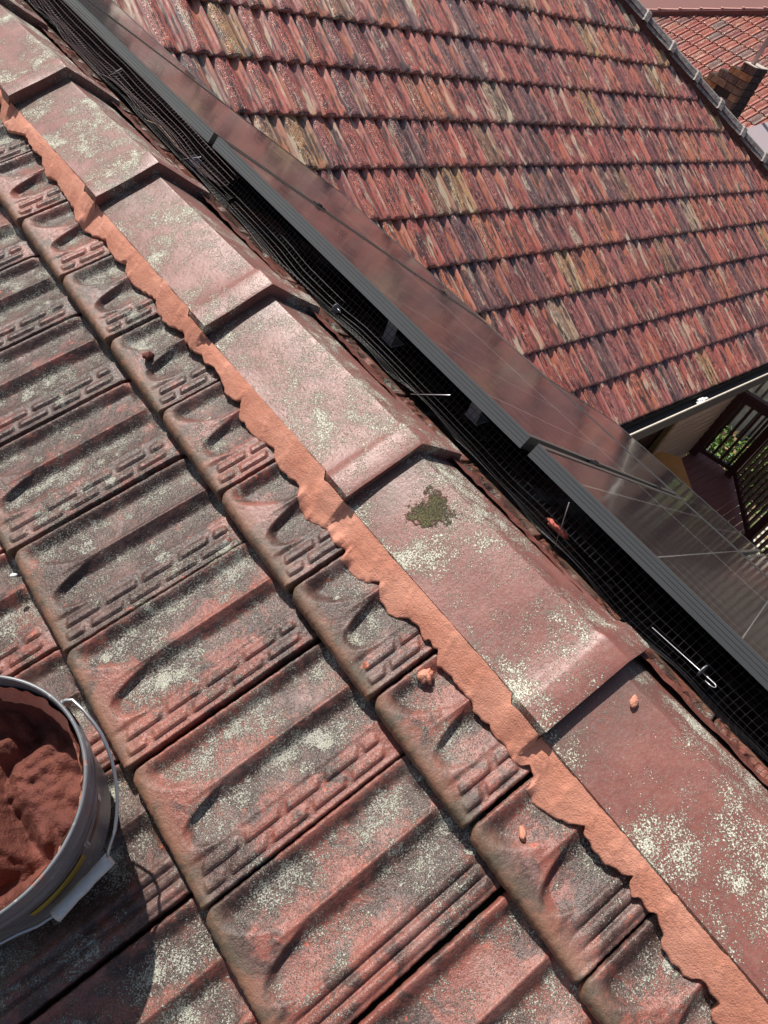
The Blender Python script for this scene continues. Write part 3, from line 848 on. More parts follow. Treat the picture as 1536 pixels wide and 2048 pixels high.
P6, MP6 = panel(1.672, 2.94, -1.80, -.755, 'lower row solar panel at the right edge below the small dark gap')
# rail clamps in the gaps and mounting rails under the array
for (P_, M_, y) in ((P2, MP2, gaps[1] - gaps[2] - 2 * g2 + .002), (P3, MP3, gaps[2] - gaps[3] - 2 * g2 + .002)):
    for u in (.42, 1.24):
        b = MB(); b.box((u - .022, y, -.012), (u + .022, y + .016, .0035)); b.box((u - .006, y + .003, .0035), (u + .006, y + .013, .007))
        put('clamp', b.mesh('clamp', M_black), P_, M_)
for u in (.42, 1.24, 2.2):
    b = MB(); O = np.array((PX + u * pc - .05 * ps, 0, PZ - u * ps - .05 * pc))
    b.quadbox(O, np.array(exP) * .02, (0, 1.75, 0), np.array(ezP) * .02)
    tag(put('mounting_rail', b.mesh('mounting_rail', M_alu)), 'aluminium rail under the solar panels, %s' % {.42: 'nearest the ridge', 1.24: 'halfway down the slope', 2.2: 'lowest on the slope'}[u], 'mounting rail', 'rails carrying the solar panels')
# small brackets that show pale under the panel edge
M_bracket = simple('bare_aluminium', (.62, .63, .64), .5, .2)
BRKT = ((.047, -.152, 'upper'), (-.244, -.139, 'lower'))
for (y, BZ, lab) in BRKT:
    b = MB(); b.box((.36, y - .016, BZ), (.363, y + .016, BZ + .05)); b.box((.36, y - .020, BZ - .003), (.40, y + .020, BZ))
    tag(put('roof_bracket', b.mesh('roof_bracket', M_bracket)), 'pale metal bracket behind the netting under the panel edge, %s of the two' % lab, 'bracket', 'brackets holding the array')

# ------------------------------------------------------------------ bird netting
def net(name, prof, y0, y1, cell, r, mat, wav=.004, seed=0, warp=None):
    prof = np.array(prof, float)
    seg = np.hypot(*np.diff(prof, axis=0).T); cu = np.concatenate([[0], np.cumsum(seg)])
    na = int(cu[-1] / cell); a = np.linspace(0, cu[-1], na)
    px = np.interp(a, cu, prof[:, 0]); pz = np.interp(a, cu, prof[:, 1])
    for _ in range(3):
        px[1:-1] = (px[:-2] + 2 * px[1:-1] + px[2:]) / 4; pz[1:-1] = (pz[:-2] + 2 * pz[1:-1] + pz[2:]) / 4
    ys = np.arange(y0, y1, cell)
    Yg, Ag = np.meshgrid(ys, a, indexing='ij')
    X = np.tile(px, (len(ys), 1)); Z = np.tile(pz, (len(ys), 1))
    k = np.linspace(0, 1, na)[None, :]
    w = (vnoise(Yg * 9, Ag * 12, seed) - .5) * 2 * wav * (.3 + 1.6 * k)
    w2 = (vnoise(Yg * 4.3, Ag * 8, seed + 1) - .5) * 2 * wav * (.3 + 2.2 * k)
    # the free edge rides over the tile rolls
    roll = .010 * np.abs(np.sin((Yg - .06) / W * math.pi * 2 * .5)) * sstep(.55, .8, k)
    X = X + w2; Z = Z + w + roll
    Yg = Yg + .004 * (vnoise(Yg * 14, Ag * 20, seed + 2) - .5)
    if warp: X, Yg, Z = warp(X, Yg, Z, k)
    P = np.stack([X, Yg, Z], -1)
    n, m = P.shape[:2]
    # one ring of 3 verts per node for each direction
    def wires(Q, nrm):
        a_, b_ = Q.shape[:2]
        d1 = np.array(nrm, float); d1 /= np.linalg.norm(d1)
        tang = np.gradient(Q, axis=1); tang /= np.linalg.norm(tang, axis=-1, keepdims=True) + 1e-9
        side = np.cross(tang, d1); side /= np.linalg.norm(side, axis=-1, keepdims=True) + 1e-9
        up_ = np.cross(side, tang)
        ring = [Q + r * (math.cos(t) * side + math.sin(t) * up_) for t in (0, 2.094, 4.189)]
        V = np.stack(ring, 2).reshape(-1, 3)
        i = (np.arange(a_)[:, None] * b_ + np.arange(b_ - 1)[None, :]) * 3
        F = []
        for c in range(3):
            F.append(np.stack([i + c, i + (c + 1) % 3, i + 3 + (c + 1) % 3, i + 3 + c], -1).reshape(-1, 4))
        return V, np.concatenate(F)
    V1, F1 = wires(P, (.9, 0, .5))
    V2, F2 = wires(P.transpose(1, 0, 2), (.5, 0, .9))
    V = np.concatenate([V1, V2]); F = np.concatenate([F1, F2 + len(V1)])
    return mesh_of(name, V, F, mat, True)
nt = thing('bird_netting', 'black wire bird netting closing the gap between the ridge tiles and the solar panels', 'bird netting', (.2, 0, 0))
NP = [(.290, -.012), (.272, -.020), (.262, -.040), (.252, -.062), (.236, -.080), (.215, -.082), (.190, -.070), (.165, -.055), (.148, -.038)]
put('wire_mesh', net('wire_mesh', NP, -1.75, 2.6, .0125, .00052, M_wire, .005, 3), nt, Matrix())
NP2 = [(.268, -.004), (.255, .004), (.232, -.018), (.205, -.044), (.175, -.040), (.150, -.026)]
put('folded_mesh', net('folded_mesh', NP2, .55, 2.6, .0125, .00045, M_wire2, .006, 9, warp=lambda X, Y, Z, k: (X, Y + .02 * k, Z - .03 * np.clip((1.0 - Y) / .5, 0, 1) * (1 - k))), nt, Matrix())

def pin(a, b_, disc=None, label='', hook=False, dm=M_washer, pm=M_pin, r=.00075, rd=.011, name='netting_clip'):
    a, b_ = CP + .955 * (np.array(a, float) - CP), CP + .955 * (np.array(b_, float) - CP)
    disc = None if disc is None else CP + .955 * (np.array(disc, float) - CP)
    t = thing(name, label, 'clip', tuple((a + b_) / 2), 'clips pinning the netting')
    m = MB(); pts = [a, b_]
    if hook:
        d = (b_ - a) / np.linalg.norm(b_ - a); sd = np.cross(d, (0, 0, 1.)); sd /= np.linalg.norm(sd)
        pts = [a, b_] + [b_ + d * .006 * math.sin(q) + sd * .005 * (1 - math.cos(q)) for q in np.linspace(.3, math.pi, 7)] + [b_ + sd * .010 - d * .010]
    m.tube(pts, r, 6)
    put('pin', m.mesh('pin', pm, True), t, Matrix())
    if disc is not None:
        c = np.array(disc, float); d = b_ - a; d /= np.linalg.norm(d)
        m = MB(); m.tube([c - d * .0008, c + d * .0008], rd, 20)
        put('washer', m.mesh('washer', dm, False), t, Matrix())
    return t
pin((.270, 1.29, -.112), (.205, 1.075, -.008), None, 'bare bright pin lying across the netting near the top left corner')
pin((.290, .885, -.15), (.232, .70, -.052), (.262, .775, -.10), 'grey round washer clip on the netting beside the second collar from the top', rd=.014)
pin((.272, .585, -.115), (.262, .62, -.105), (.268, .60, -.112), 'black washer clip on the netting below the first dark gap', dm=M_black, pm=M_black)
pin((.262, .12, -.105), (.270, .15, -.112), (.266, .138, -.110), 'dull grey washer clip on the netting beside the third collar', rd=.010)
pin((.290, -.125, -.150), (.205, -.27, -.010), None, 'long bright pin leaning across the netting above the second dark gap')
pin((.189, -.578, .018), (.296, -.574, -.165), None, 'thin bright pin standing over the terracotta fragment')
pin((.262, -.80, -.103), (.247, -.925, -.080), (.247, -.900, -.079), 'hooked bright pin with a grey washer at the right edge', hook=True, rd=.011)
# straws of dry grass caught in the net
sb = MB()
sb.tube([(.20, .93, -.07), (.215, .88, -.06), (.225, .80, -.075), (.24, .76, -.09)], .0008, 5)
tag(put('grass_straw', sb.mesh('grass_straw', simple('dry_straw', (.55, .42, .25), .8), True)), 'pale dry straw caught in the netting by the second collar', 'straw')
tag(lump('tile_fragment', (.250, -.572, -.088), (.006, .024, .007), simple('raw_terracotta', (.55, .13, .09), .7, grain=.3, gscale=200, bump=.002), 21, 10, ax=(.1, .3, .25)), 'broken stick of red terracotta resting on the netting beneath the panel edge', 'fragment')

# ------------------------------------------------------------------ wing roof beyond the valley
WY, WZ, WP = .5626, -1.9505, .5005
c2, s2 = math.cos(WP), math.sin(WP)
exW, eyW, ezW = (0, c2, s2), (-1, 0, 0), (0, -s2, c2)
TW, TG = .2035, .345
def roll_tile(name, mat, L=.37):
    q = np.array([0, .035, .09, .15, .20, .25, .33, .42, .48, .54, .66, .78, .86, .91, .96, 1.0])
    h = np.array([-.007, .003, .0145, .0145, .003, -.006, -.010, -.008, .003, .0100, .0115, .0100, .004, -.006, -.010, -.010])
    u = np.array([0, 0, .004, .012, .03, .06, .12, .2, .29, L])
    tip = np.array([0, 0, .35, .8, 1.0, 1.0, .95, .95, .95, .95])
    V = []
    for i, uu in enumerate(u):
        for j, qq in enumerate(q):
            z = -.023 * uu / .345 + (h[j] * tip[i] if h[j] > 0 else h[j])
            if i == 0: z = -.026
            if i == 1: z -= .004
            V.append((uu - (.0 if i else -.004), -qq * .2 + 0, z))
    V = np.array(V)
    V[:, 1] = -V[:, 1]                     # local y 0..0.2
    me = mesh_of(name, V, grid_faces(len(u), len(q)), mat, True)
    return me
WT = roll_tile('old_roof_tile', M_wing)
wing = thing('house_wing', 'wing of the house with an old multicoloured glazed tile roof, hip ridge and gutter', 'house', (4.0, WY, -2.0))
def hip_x(s):  # x of the hip at slope distance s
    return 6.565 + (3.877 - (WY + s * c2)) * 1.0
cand = []
for r in range(0, 14):
    s = r * TG
    for k in range(0, 60):
        x = .3 + k * TW + (TW / 2 if r % 2 else 0)
        y = WY + s * c2; z = WZ + s * s2
        xv = -z / math.tan(PITCH) / 1.0
        if x < xv - 1.6: continue
        if x + TW > hip_x(s + TG * .5) + .05: continue
        ctr = (x + TW / 2, y + .17 * c2, z + .17 * s2)
        if not in_view(ctr, 60): continue
        a = project(np.array([[x, y, z], [x + TW, y, z]]))
        cand.append((-abs(a[1][0] - a[0][0]), r, k, x, y, z))
cand.sort()
print('wing tiles', len(cand))
for i, (sz, r, k, x, y, z) in enumerate(cand[:298]):
    jr = [R_.uniform(-1, 1) for _ in range(4)]
    M = frame((x + TW, y + .003 * jr[0], z + .002 * jr[1]), exW, eyW, ezW) @ Euler((jr[2] * .012, jr[3] * .008, jr[0] * .006)).to_matrix().to_4x4()
    put('roof_tile', WT, wing, M)
if len(cand) > 298:
    V0 = np.array([v.co[:] for v in WT.vertices]); F0 = np.array([list(p.vertices) for p in WT.polygons])
    VV, FF, lx, rn = [], [], [], []
    for i, (sz, r, k, x, y, z) in enumerate(cand[298:]):
        Rm = np.array([exW, eyW, ezW]).T
        VV.append(V0 @ Rm.T + np.array([x + TW, y, z + .002 * R_.uniform(-1, 1)])); FF.append(F0 + i * len(V0)); lx.append(V0); rn.append(np.full(len(V0), R_.random()))
    lx = np.concatenate(lx)
    me = mesh_of('distant_tiles', np.concatenate(VV), np.concatenate(FF), M_wing_s, True, {'lx': lx[:, 0], 'ly': lx[:, 1], 'lz': lx[:, 2], 'rnd': np.concatenate(rn)})
    put('distant_tiles', me, wing, Matrix(), 'stuff')
# sarking and hip end
apx = 6.565 + 3.877 - (WY + 5.0 * c2)
def wp(x, s, h=0): return (x, WY + s * c2 - h * s2, WZ + s * s2 + h * c2)
hx = hip_x(0)
V = [wp(.2, 0, -.05), wp(hx, 0, -.05), wp(hip_x(5), 5, -.05), wp(-.6, 5, -.05), (hx, 12, WZ - .05 + 0), ]
put('sarking', mesh_of('wing_sarking', V[:4], [[0, 1, 2, 3]], M_void, False), wing)
# hip end slope facing away (+X): plain dark red sheet of tiles
V = [(hx, WY, WZ - .04), (hx, WY + 9, WZ - .04), (hip_x(5), WY + 5 * c2, WZ + 5 * s2 - .04)]
put('hip_end', mesh_of('hip_end', V, [[0, 1, 2]], simple('dull_red_roof', (.22, .08, .07), .7), False), wing)
# hip caps
M_hip = NT('grey_red_hip_cap'); Ph = M_hip.pos()
M_hip = M_hip.out(M_hip.mix(M_hip.ramp(M_hip.noise(Ph, 22, 5, .7), .35, .6), (.17, .12, .11), (.33, .29, .26)), .6, M_hip.bump(M_hip.noise(Ph, 60, 4), 1, .004), 0, .5)
hd = Vector((1, -1, -math.tan(WP))).normalized()         # running down the hip
sdv = Vector((1, 1, 0)).normalized()                      # towards the hidden side
upv = sdv.cross(hd); upv = upv if upv.z > 0 else -upv
hipL = .40
def hip_mesh(name, mat, L=hipL, w=.115, drop=.075, rise=.012):
    b = MB(); sec = [(-w * .62, -drop * 1.5), (-w * .45, -.008), (0, 0), (w * .3, -.006), (w, -drop)]
    rows = [(0, rise), (.05, rise), (.062, 0), (L + .03, -.012)]
    for (l, e) in rows:
        for (a, z) in sec: b.v.append(np.array((l, a * (1 + e * 4), z + e)))
    for i in range(len(rows) - 1):
        for j in range(len(sec) - 1):
            p = i * 5 + j; b.f.append([p, p + 1, p + 6, p + 5])
    n0 = len(b.v)
    for (a, z) in sec: b.v.append(np.array((0, a * 1.05, z + rise - .024)))
    for j in range(4): b.f.append([j, n0 + j, n0 + j + 1, j + 1])
    return b.mesh(name, mat, False)
HM = hip_mesh('hip_cap', M_hip)
hp0 = Vector((8.6, 3.877 + 6.565 - 8.6, WZ + (3.877 + 6.565 - 8.6 - WY) * math.tan(WP)))
for i in range(-1, 16):
    p = hp0 - hd * (i * hipL) + upv * .085
    M = frame(p, -hd, (-sdv if True else sdv), upv)
    if M.to_3x3().determinant() < 0: M = frame(p, -hd, sdv, upv)
    put('hip_cap', HM, wing, M @ Matrix.Rotation(R_.uniform(-.02, .02), 4, 'X'))
# bedding under the hip caps; dark maroon stands in for their shaded near flank
b = MB(); pA = hp0 + hd * .6; pB = hp0 - hd * 6
b.quadbox((pA + pB) / 2 + upv * -.012 , (pB - pA) / 2, np.array(sdv) * .085, np.array(upv) * .050)
put('hip_bedding', b.mesh('hip_bedding', simple('shade_maroon_bedding', (.16, .055, .05), .8, grain=.4, gscale=30)), wing)
# gutter, fascia, eave, walls
M_gut = simple('dark_gutter', (.05, .045, .04), .5)
M_lip = simple('cream_gutter_lip', (.72, .64, .52), .5, grain=.15)
b = MB(); b.box((2.2, WY - .115, WZ - .10), (8.6, WY - .002, WZ - .09)); b.box((2.2, WY - .118, WZ - .10), (8.6, WY - .112, WZ + .028)); b.box((2.2, WY - .004, WZ - .10), (8.6, WY + .0, WZ - .03))
put('gutter', b.mesh('gutter', M_gut), wing)
b = MB(); b.tube([(2.2, WY - .118, WZ + .031), (8.6, WY - .118, WZ + .031)], .0085, 8)
put('gutter_lip', b.mesh('gutter_lip', M_lip, True), wing)
b = MB(); b.box((2.0, WY + .002, WZ - .13), (8.5, WY + .02, WZ - .03)); b.box((2.0, WY + .022, WZ - .13), (8.5, WY + .4, WZ - .12))
put('fascia', b.mesh('fascia', simple('dark_fascia', (.07, .04, .03), .7)), wing)
M_sid = NT('cream_brown_boards'); Po = M_sid.pos()
M_sid = M_sid.out(M_sid.mix(M_sid.noise(M_sid.map(Po, (1, 10, 30)), 3, 4), (.60, .37, .22), (.74, .48, .30)), .6, None, 0, .4)
wy = WY + .40
z = -4.14
while z < -2.15:
    b = MB(); b.quadbox((7.55, wy + .006, z + .054), (.93, 0, 0), (0, .010, .003), (0, -.0045, .0535))
    put('wall_board', b.mesh('wall_board', M_sid), wing)
    z += .11
M_frame_t = simple('tan_timber', (.40, .24, .10), .6, grain=.3)
b = MB(); b.box((6.52, wy - .03, -4.15), (6.60, wy + .03, -2.08)); put('door_post', b.mesh('door_post', M_frame_t), wing)
b = MB(); b.box((5.2, wy - .03, -4.15), (5.28, wy + .03, -2.08)); put('door_post', b.mesh('door_post', M_frame_t), wing)
b = MB(); b.box((5.29, wy + .04, -4.15), (6.51, wy + .06, -2.08)); put('door', b.mesh('door', simple('dark_door_glass', (.03, .015, .01), .25)), wing)
b = MB(); b.box((2.4, wy + .07, -6.4), (8.5, 9.5, -2.14)); put('wall', b.mesh('wing_wall', simple('brown_wall', (.30, .19, .12), .8)), wing)
tag(lump('litter', (5.02, WY - .062, WZ - .052), (.085, .032, .026), simple('white_litter', (.78, .78, .76), .8), 31, 12), 'crumpled white litter lying in the dark gutter', 'litter')

# ------------------------------------------------------------------ deck, railing, sunlit deck patch
M_deck = NT('red_brown_decking'); Pd = M_deck.pos()
M_deck = M_deck.out(M_deck.mix(M_deck.noise(M_deck.map(Pd, (2, 25, 25)), 2, 4), (.30, .10, .075), (.40, .145, .11)), .6, None, 0, .4)
DZ = -4.15
deck = thing('deck', 'red brown timber deck below the wing gutter', 'deck', (7, 0, DZ))
bw = .092
y = wy - .03
i = 0
while y > -3.0:
    x1 = 8.42 if y > .38 else 8.42 - (.38 - y) * 1.28
    if x1 < 3.2: break
    b = MB(); b.box((3.0, y - bw + .006, DZ - .025), (x1, y, DZ + .0004 * (i % 3)))
    put('deck_board', b.mesh('deck_board', M_deck), deck)
    y -= bw; i += 1
b = MB(); b.box((3.0, -2.8, DZ - .20), (6.0, wy - .05, DZ - .03)); put('joists', b.mesh('joists', M_void), deck)
M_rail = simple('dark_red_rail_paint', (.105, .038, .033), .5, grain=.2)
rl = thing('deck_railing', 'dark red timber balustrade around the deck', 'railing', (8.3, .4, DZ))
def rail_run(a, b_, nb, posts=()):
    a, b_ = np.array(a, float), np.array(b_, float); d = b_ - a; L = np.hypot(*d); d /= L; n = np.array((-d[1], d[0]))
    d3, n3 = np.array((*d, 0)), np.array((*n, 0)); mid = np.array((*(a + b_) / 2, 0))
    for zz, hw, hh, nm in ((DZ + 1.06, .045, .022, 'top_rail'), (DZ + .10, .02, .03, 'bottom_rail')):
        m = MB(); m.quadbox(mid + (0, 0, zz), d3 * L / 2, n3 * hw, (0, 0, hh)); put(nm, m.mesh(nm, M_rail), rl)
    m = MB(); m.quadbox(mid + (0, 0, DZ + .985), d3 * L / 2, n3 * .02, (0, 0, .045)); put('sub_rail', m.mesh('sub_rail', M_rail), rl)
    for i in range(nb):
        p = a + (b_ - a) * (i + .5) / nb
        m = MB(); m.quadbox((p[0], p[1], DZ + .535), d3 * .017, n3 * .017, (0, 0, .402)); put('baluster', m.mesh('baluster', M_rail), rl)
rail_run((8.22, .90), (8.36, .44), 4)
rail_run((8.34, .36), (6.55, -1.04), 19)
for p in ((8.20, .915), (8.37, .41), (7.4, -.37), (6.5, -1.08)):
    m = MB(); m.box((p[0] - .05, p[1] - .05, DZ), (p[0] + .05, p[1] + .05, DZ + 1.09)); put('post', m.mesh('post', M_rail), rl)
M_or = simple('sunlit_deck_orange', (1.0, .40, .09), .5, grain=.1, gscale=8)  # sunlight on the deck, put into the orange colour of an added slab
ot = thing('sunlit_deck_patch', 'bright orange slab standing in for a sunlit patch of the deck, half hidden by a solar panel', 'deck patch', (6.4, .6, DZ))
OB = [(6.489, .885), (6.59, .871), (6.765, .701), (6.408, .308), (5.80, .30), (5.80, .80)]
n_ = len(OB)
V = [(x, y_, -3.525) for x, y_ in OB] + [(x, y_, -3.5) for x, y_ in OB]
put('patch_slab', mesh_of('patch_slab', V, [list(range(n_))[::-1], list(range(n_, 2 * n_))] + [[i, (i + 1) % n_, n_ + (i + 1) % n_, n_ + i] for i in range(n_)], M_or, False), ot)
for (x, y_) in ((6.5, .78), (6.36, .40), (5.86, .38), (5.86, .74)):  # legs added to carry the slab
    b = MB(); b.box((x - .025, y_ - .025, DZ), (x + .025, y_ + .025, -3.526)); put('patch_leg', b.mesh('patch_leg', M_or), ot)

# ------------------------------------------------------------------ garden beyond the deck
M_ground = NT('garden_soil'); Pg = M_ground.pos()
M_ground = M_ground.out(M_ground.mix(M_ground.ramp(M_ground.noise(Pg, 3, 5, .7), .4, .62), (.16, .12, .08), (.46, .39, .29)), .9, M_ground.bump(M_ground.noise(Pg, 20, 5), 1, .03))
GZ = -6.4
tag(put('ground', mesh_of('ground', [(-300, -300, GZ), (300, -300, GZ), (300, 300, GZ), (-300, 300, GZ)], [[0, 1, 2, 3]], M_ground, False)), kind='structure')
M_leaf = NT('garden_leaf')
M_leaf = M_leaf.out(M_leaf.cramp(M_leaf.attr('rnd'), [(0, (.05, .10, .02)), (.3, (.10, .19, .035)), (.55, (.17, .27, .06)), (.78, (.07, .09, .03)), (.9, (.30, .20, .10))]), .5, None, 0, .4)
def leaves(n, lo, hi, size, seed, name):
    r = np.random.default_rng(seed)
    c = r.uniform(lo, hi, (n, 3)); nr = r.normal(size=(n, 3)); nr[:, 2] = np.abs(nr[:, 2]) + .5; nr /= np.linalg.norm(nr, axis=1, keepdims=True)
    a = np.cross(nr, r.normal(size=(n, 3))); a /= np.linalg.norm(a, axis=1, keepdims=True); b_ = np.cross(nr, a)
    s = r.uniform(.6, 1.4, (n, 1)) * size
    V = np.stack([c - a * s, c + b_ * s * .5, c + a * s, c - b_ * s * .5], 1).reshape(-1, 3)
    F = np.arange(4 * n).reshape(n, 4)
    return mesh_of(name, V, F, M_leaf, False, {'rnd': np.repeat(r.random(n), 4)})
tag(put('ground_cover', leaves(15000, (9, -3.5, GZ), (19, 4.5, GZ + .10), .055, 5, 'ground_cover')), 'leafy ground cover seen through the balusters', 'ground cover', kind='stuff')
for i, (x, y, r, lab) in enumerate(((11.9, 1.5, .55, 'green shrub behind the short railing'), (12.6, .9, .5, 'second green shrub behind the corner post'), (10.9, -.9, .5, 'low green shrub behind the angled railing'))):
    t = thing('shrub', lab, 'shrub', (x, y, GZ))
    rr = np.random.default_rng(40 + i); n = 1500
    d = rr.normal(size=(n, 3)); d /= np.linalg.norm(d, axis=1, keepdims=True); c = d * (rr.random((n, 1)) ** .4) * r * (.7 + .5 * rr.random((n, 1))) + (x, y, GZ + r * .8)
    c[:, 2] = np.maximum(c[:, 2], GZ + .03)
    me = leaves(n, (0, 0, 0), (1, 1, 1), .05, 60 + i, 'foliage')
    co = np.zeros(len(me.vertices) * 3); me.vertices.foreach_get('co', co); co = co.reshape(n, 4, 3); co = co - co.mean(1, keepdims=True) + c[:, None]
    me.vertices.foreach_set('co', co.ravel()); me.update()
    put('foliage', me, t)
    m = MB(); m.tube([(x, y, GZ), (x + .05, y, GZ + r * .5), (x, y + .04, GZ + r)], [.03, .022, .01], 7); put('stem', m.mesh('stem', M_frame_t, True), t)
M_pale = simple('silvered_timber', (.72, .66, .55), .7, grain=.35, gscale=6)
fn = thing('paling_fence', 'silver grey timber paling fence at the bottom of the garden', 'fence', (14, 0, GZ))
for i in range(34):
    y = -2.4 + i * .16
    m = MB(); m.box((13.9, y, GZ), (13.92, y + .105, GZ + 1.3 + .02 * (i % 3))); put('paling', m.mesh('paling', M_pale), fn)
m = MB(); m.box((13.925, -2.5, GZ + .9), (13.965, 3.1, GZ + .98)); put('fence_rail', m.mesh('fence_rail', M_pale), fn)
pth = thing('pale_slat_area', 'pale timber slats on the ground behind the angled railing, spread to brighten the panel reflections', 'slats', (10.5, -1.5, GZ))  # slat area widened to brighten the reflections in the solar glass
for i in range(22):
    t = MB(); x = 8.9 + i * .19
    t.quadbox((x, -1.6 - .02 * i, GZ + .14), (.055, 0, 0), (.35, 1.7, 0), (0, 0, .03))
    put('slat', t.mesh('slat', M_pale), pth)

# ------------------------------------------------------------------ neighbouring roof
H3 = -8.97
nb = thing('neighbour_house', 'sunlit pink red tiled roof of the neighbouring house at the top right corner', 'house', (16, 8, -6))
FT = roll_tile('far_roof_tile', M_far)
ex3, ez3 = exL, ezL
S3 = -(15.628 * cp + -1.105 * sp_)       # slope coordinate of one course butt (negative = up the slope)
def third_pt(sx, y, h=0):                # sx: distance up the slope
    return np.array([sx * cp - h * sp_, y, H3 + sx * sp_ + h * cp])
sx0 = 15.628 / cp
n3 = 0
c3 = []
for r in range(-9, 14):
    for k in range(-40, 60):
        sx = sx0 + r * .345; y = 7.0 + k * TW
        P0 = third_pt(sx, y)
        # bounded by the hip running up from the near left
        if y > 9.35 - (sx - 16.9) * .95: continue
        if not in_view(third_pt(sx + .17, y - .1), 40): continue
        c3.append((project(P0)[2], sx, y))
c3.sort()
print('far tiles', len(c3))
for d_, sx, y in c3[:298]:
    M = frame(third_pt(sx, y - TW + .0, .001 * R_.uniform(-1, 1)), ex3, (0, 1, 0), ez3) @ Euler((R_.uniform(-.01, .01), R_.uniform(-.01, .01), 0)).to_matrix().to_4x4()
    put('roof_tile', FT, nb, M)
V = [third_pt(sx0 - 2.5, -6, -.05), third_pt(sx0 - 2.5, 12.6, -.05), third_pt(sx0 + 6, 4.0, -.05), third_pt(sx0 + 6, -6, -.05)]
put('sarking', mesh_of('far_sarking', V, [[0, 1, 2, 3][::-1]], simple('far_sark', (.20, .08, .07), .8), False), nb)
# its hip
q0 = Vector(third_pt(sx0 - 1.6, 9.35 - (sx0 - 1.6 - 16.9) * .95)); q1 = Vector(third_pt(sx0 + 5, 9.35 - (sx0 + 5 - 16.9) * .95))
hd3 = (q1 - q0).normalized(); sd3 = hd3.cross(Vector((0, 0, 1))).normalized(); up3 = sd3.cross(hd3); up3 = up3 if up3.z > 0 else -up3
HM3 = hip_mesh('far_hip_cap', simple('pink_hip_cap', (.50, .24, .20), .6, grain=.3, gscale=12), .42, .12, .07)
for i in range(0, 18):
    p = q0 + hd3 * (i * .42) + up3 * .09
    M = frame(p, hd3, sd3, up3)
    if M.to_3x3().determinant() < 0: M = frame(p, hd3, -sd3, up3)
    put('hip_cap', HM3, nb, M)
b = MB(); b.quadbox((q0 + q1) / 2 + up3 * .0, (q1 - q0) / 2, np.array(sd3) * .09, np.array(up3) * .05); put('hip_bedding', b.mesh('far_bedding', simple('far_bedding', (.17, .06, .05), .8)), nb)
V = [tuple(q0), tuple(q1), (q1.x + 2, q1.y + 9, q1.z - 1.5), (q0.x, q0.y + 9, q0.z - 1.8)]
put('roof_slope', mesh_of('roof_slope', V, [[0, 1, 2, 3]], simple('far_slope', (.42, .17, .14), .7, grain=.4, gscale=5), False), nb)
b = MB(); b.box((14.2, -6, -6.4), (24, 14, -3.2)); put('wall', b.mesh('far_wall', simple('far_wall', (.35, .25, .2), .8)), nb)

# ------------------------------------------------------------------ chimney
CC = np.array([9.95, 3.83, 0])            # near corner (towards -X,-Y)
ch = thing('chimney', 'small brown brick chimney with a dark side and a flue pipe rising behind the hip', 'chimney', (10.1, 4.0, -2))
BRK = [NT('b%d' % i) for i in range(0)]
def brick_mat(name, c):
    t = NT(name); P = t.pos()
    return t.out(t.mix(t.ramp(t.noise(P, 30, 4), .4, .65), c, tuple(v * .6 for v in c)), .85, t.bump(t.noise(P, 90, 4), 1, .004))
BM = [brick_mat('brown_brick', (.17, .105, .07)), brick_mat('orange_brick', (.36, .17, .075)), brick_mat('plum_brick', (.14, .085, .07)), brick_mat('tan_brick', (.25, .145, .085))]
M_shade_brick = brick_mat('shade_side_brick', (.035, .03, .032))  # near-black copy of the brick: shade of the side turned from the sun
z = -.60
course = 0
zt = -.50
bh = .086
def brick(x0, y0, x1, y1, z0, mat):
    m = MB(); m.box((x0, y0, z0 + .004), (x1, y1, z0 + bh - .004)); put('brick', m.mesh('brick', mat), ch)
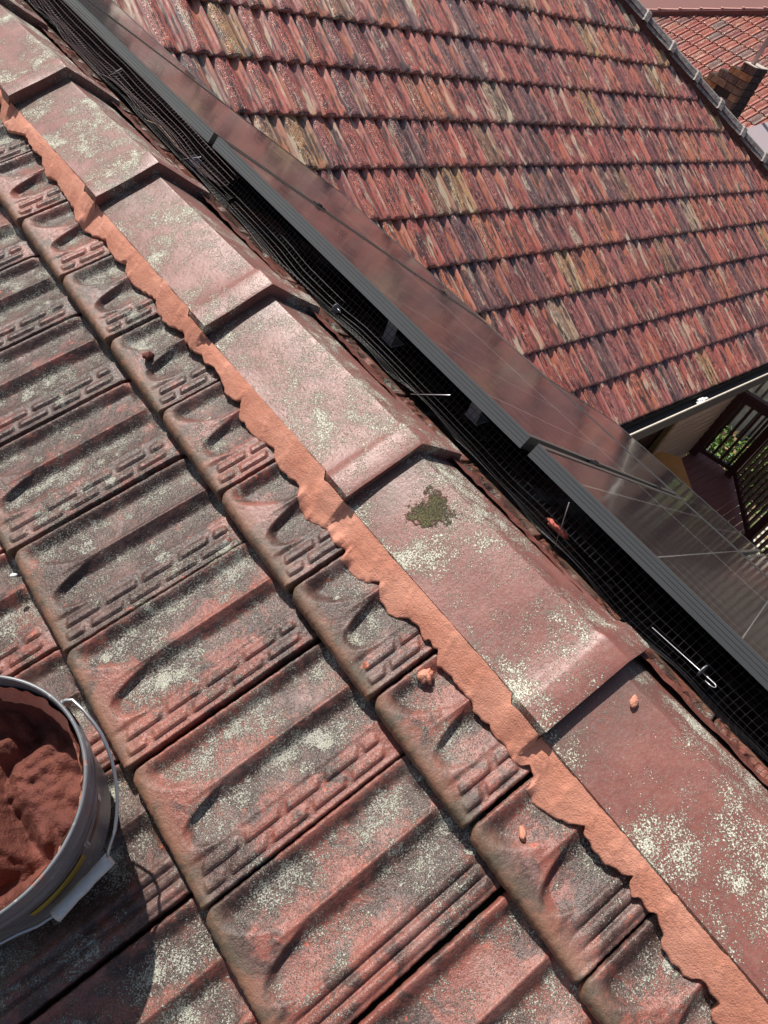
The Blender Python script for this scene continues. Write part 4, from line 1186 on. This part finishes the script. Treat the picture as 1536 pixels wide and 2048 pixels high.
# face A looks towards -X and runs along +Y ; face B looks towards -Y and runs along +X
lefts = [.17, .30, .42, .53, .60, .62, .62, .62, .62, .62, .62, .62]
for c in range(12):
    z0 = zt - (c + 1) * bh
    Lw = lefts[c]
    yy = 0.0 if c % 2 == 0 else 0.0
    y = CC[1]
    first = .225 if c % 2 else .11
    segs = []
    while y < CC[1] + Lw - .03:
        w = first if y == CC[1] else (.225 if (c % 2 == 0) else .11 if R_.random() < .35 else .225)
        y1 = min(y + w, CC[1] + Lw)
        segs.append((y, y1)); y = y1 + .009
    for (ya, yb) in segs:
        if c in (4, 5, 6) and ya > CC[1] + .20 and yb < CC[1] + .50 or (c in (4, 5, 6) and .2 < (ya + yb) / 2 - CC[1] < .46): continue
        brick(CC[0] + R_.uniform(-.004, .004), ya, CC[0] + .10, yb, z0, R_.choice(BM))
    x = CC[0] + .108
    while x < CC[0] + .40:
        x1 = min(x + (.225 if c % 2 else .12), CC[0] + .42)
        brick(x, CC[1] + R_.uniform(-.003, .003), x1, CC[1] + .10, z0, M_shade_brick); x = x1 + .009
b = MB()
for c in range(12):
    z0 = zt - (c + 1) * bh
    b.box((CC[0] + .014, CC[1] + .012, z0), (CC[0] + .41, CC[1] + lefts[c] - .01, z0 + bh - .001 * (c % 2)))
put('mortar_core', b.mesh('mortar_core', simple('dark_pointing', (.03, .024, .02), .9)), ch)
b = MB(); b.box((CC[0] - .02, CC[1] + .17, zt - 7 * bh - .035), (CC[0] + .05, CC[1] + .49, zt - 7 * bh - .001)); put('sill', b.mesh('sill', simple('cream_sill', (.80, .74, .58), .6)), ch)
b = MB(); b.box((CC[0] - .015, CC[1] - .015, zt + .002), (CC[0] + .42, CC[1] + .18, zt + .012)); put('crown', b.mesh('crown', simple('pale_crown', (.50, .42, .36), .8)), ch)
b = MB(); b.tube([(CC[0] + .12, CC[1] + .10, zt), (CC[0] + .12, CC[1] + .10, zt + 1.1)], .032, 12); put('flue_pipe', b.mesh('flue_pipe', simple('pink_grey_pipe', (.42, .32, .32), .4), True), ch)
# pale metal sheet on the hidden side of the hip
m = MB(); m.quadbox((9.95, 3.05, -1.13), (.42, -.03, .10), (-.03, -.34, -.12), (0, 0, .006))
tag(put('roof_flashing', m.mesh('roof_flashing', NT('lilac_zinc').out((.46, .38, .39), .6))), 'pale lilac metal flashing sheet to the right of the chimney foot', 'flashing')
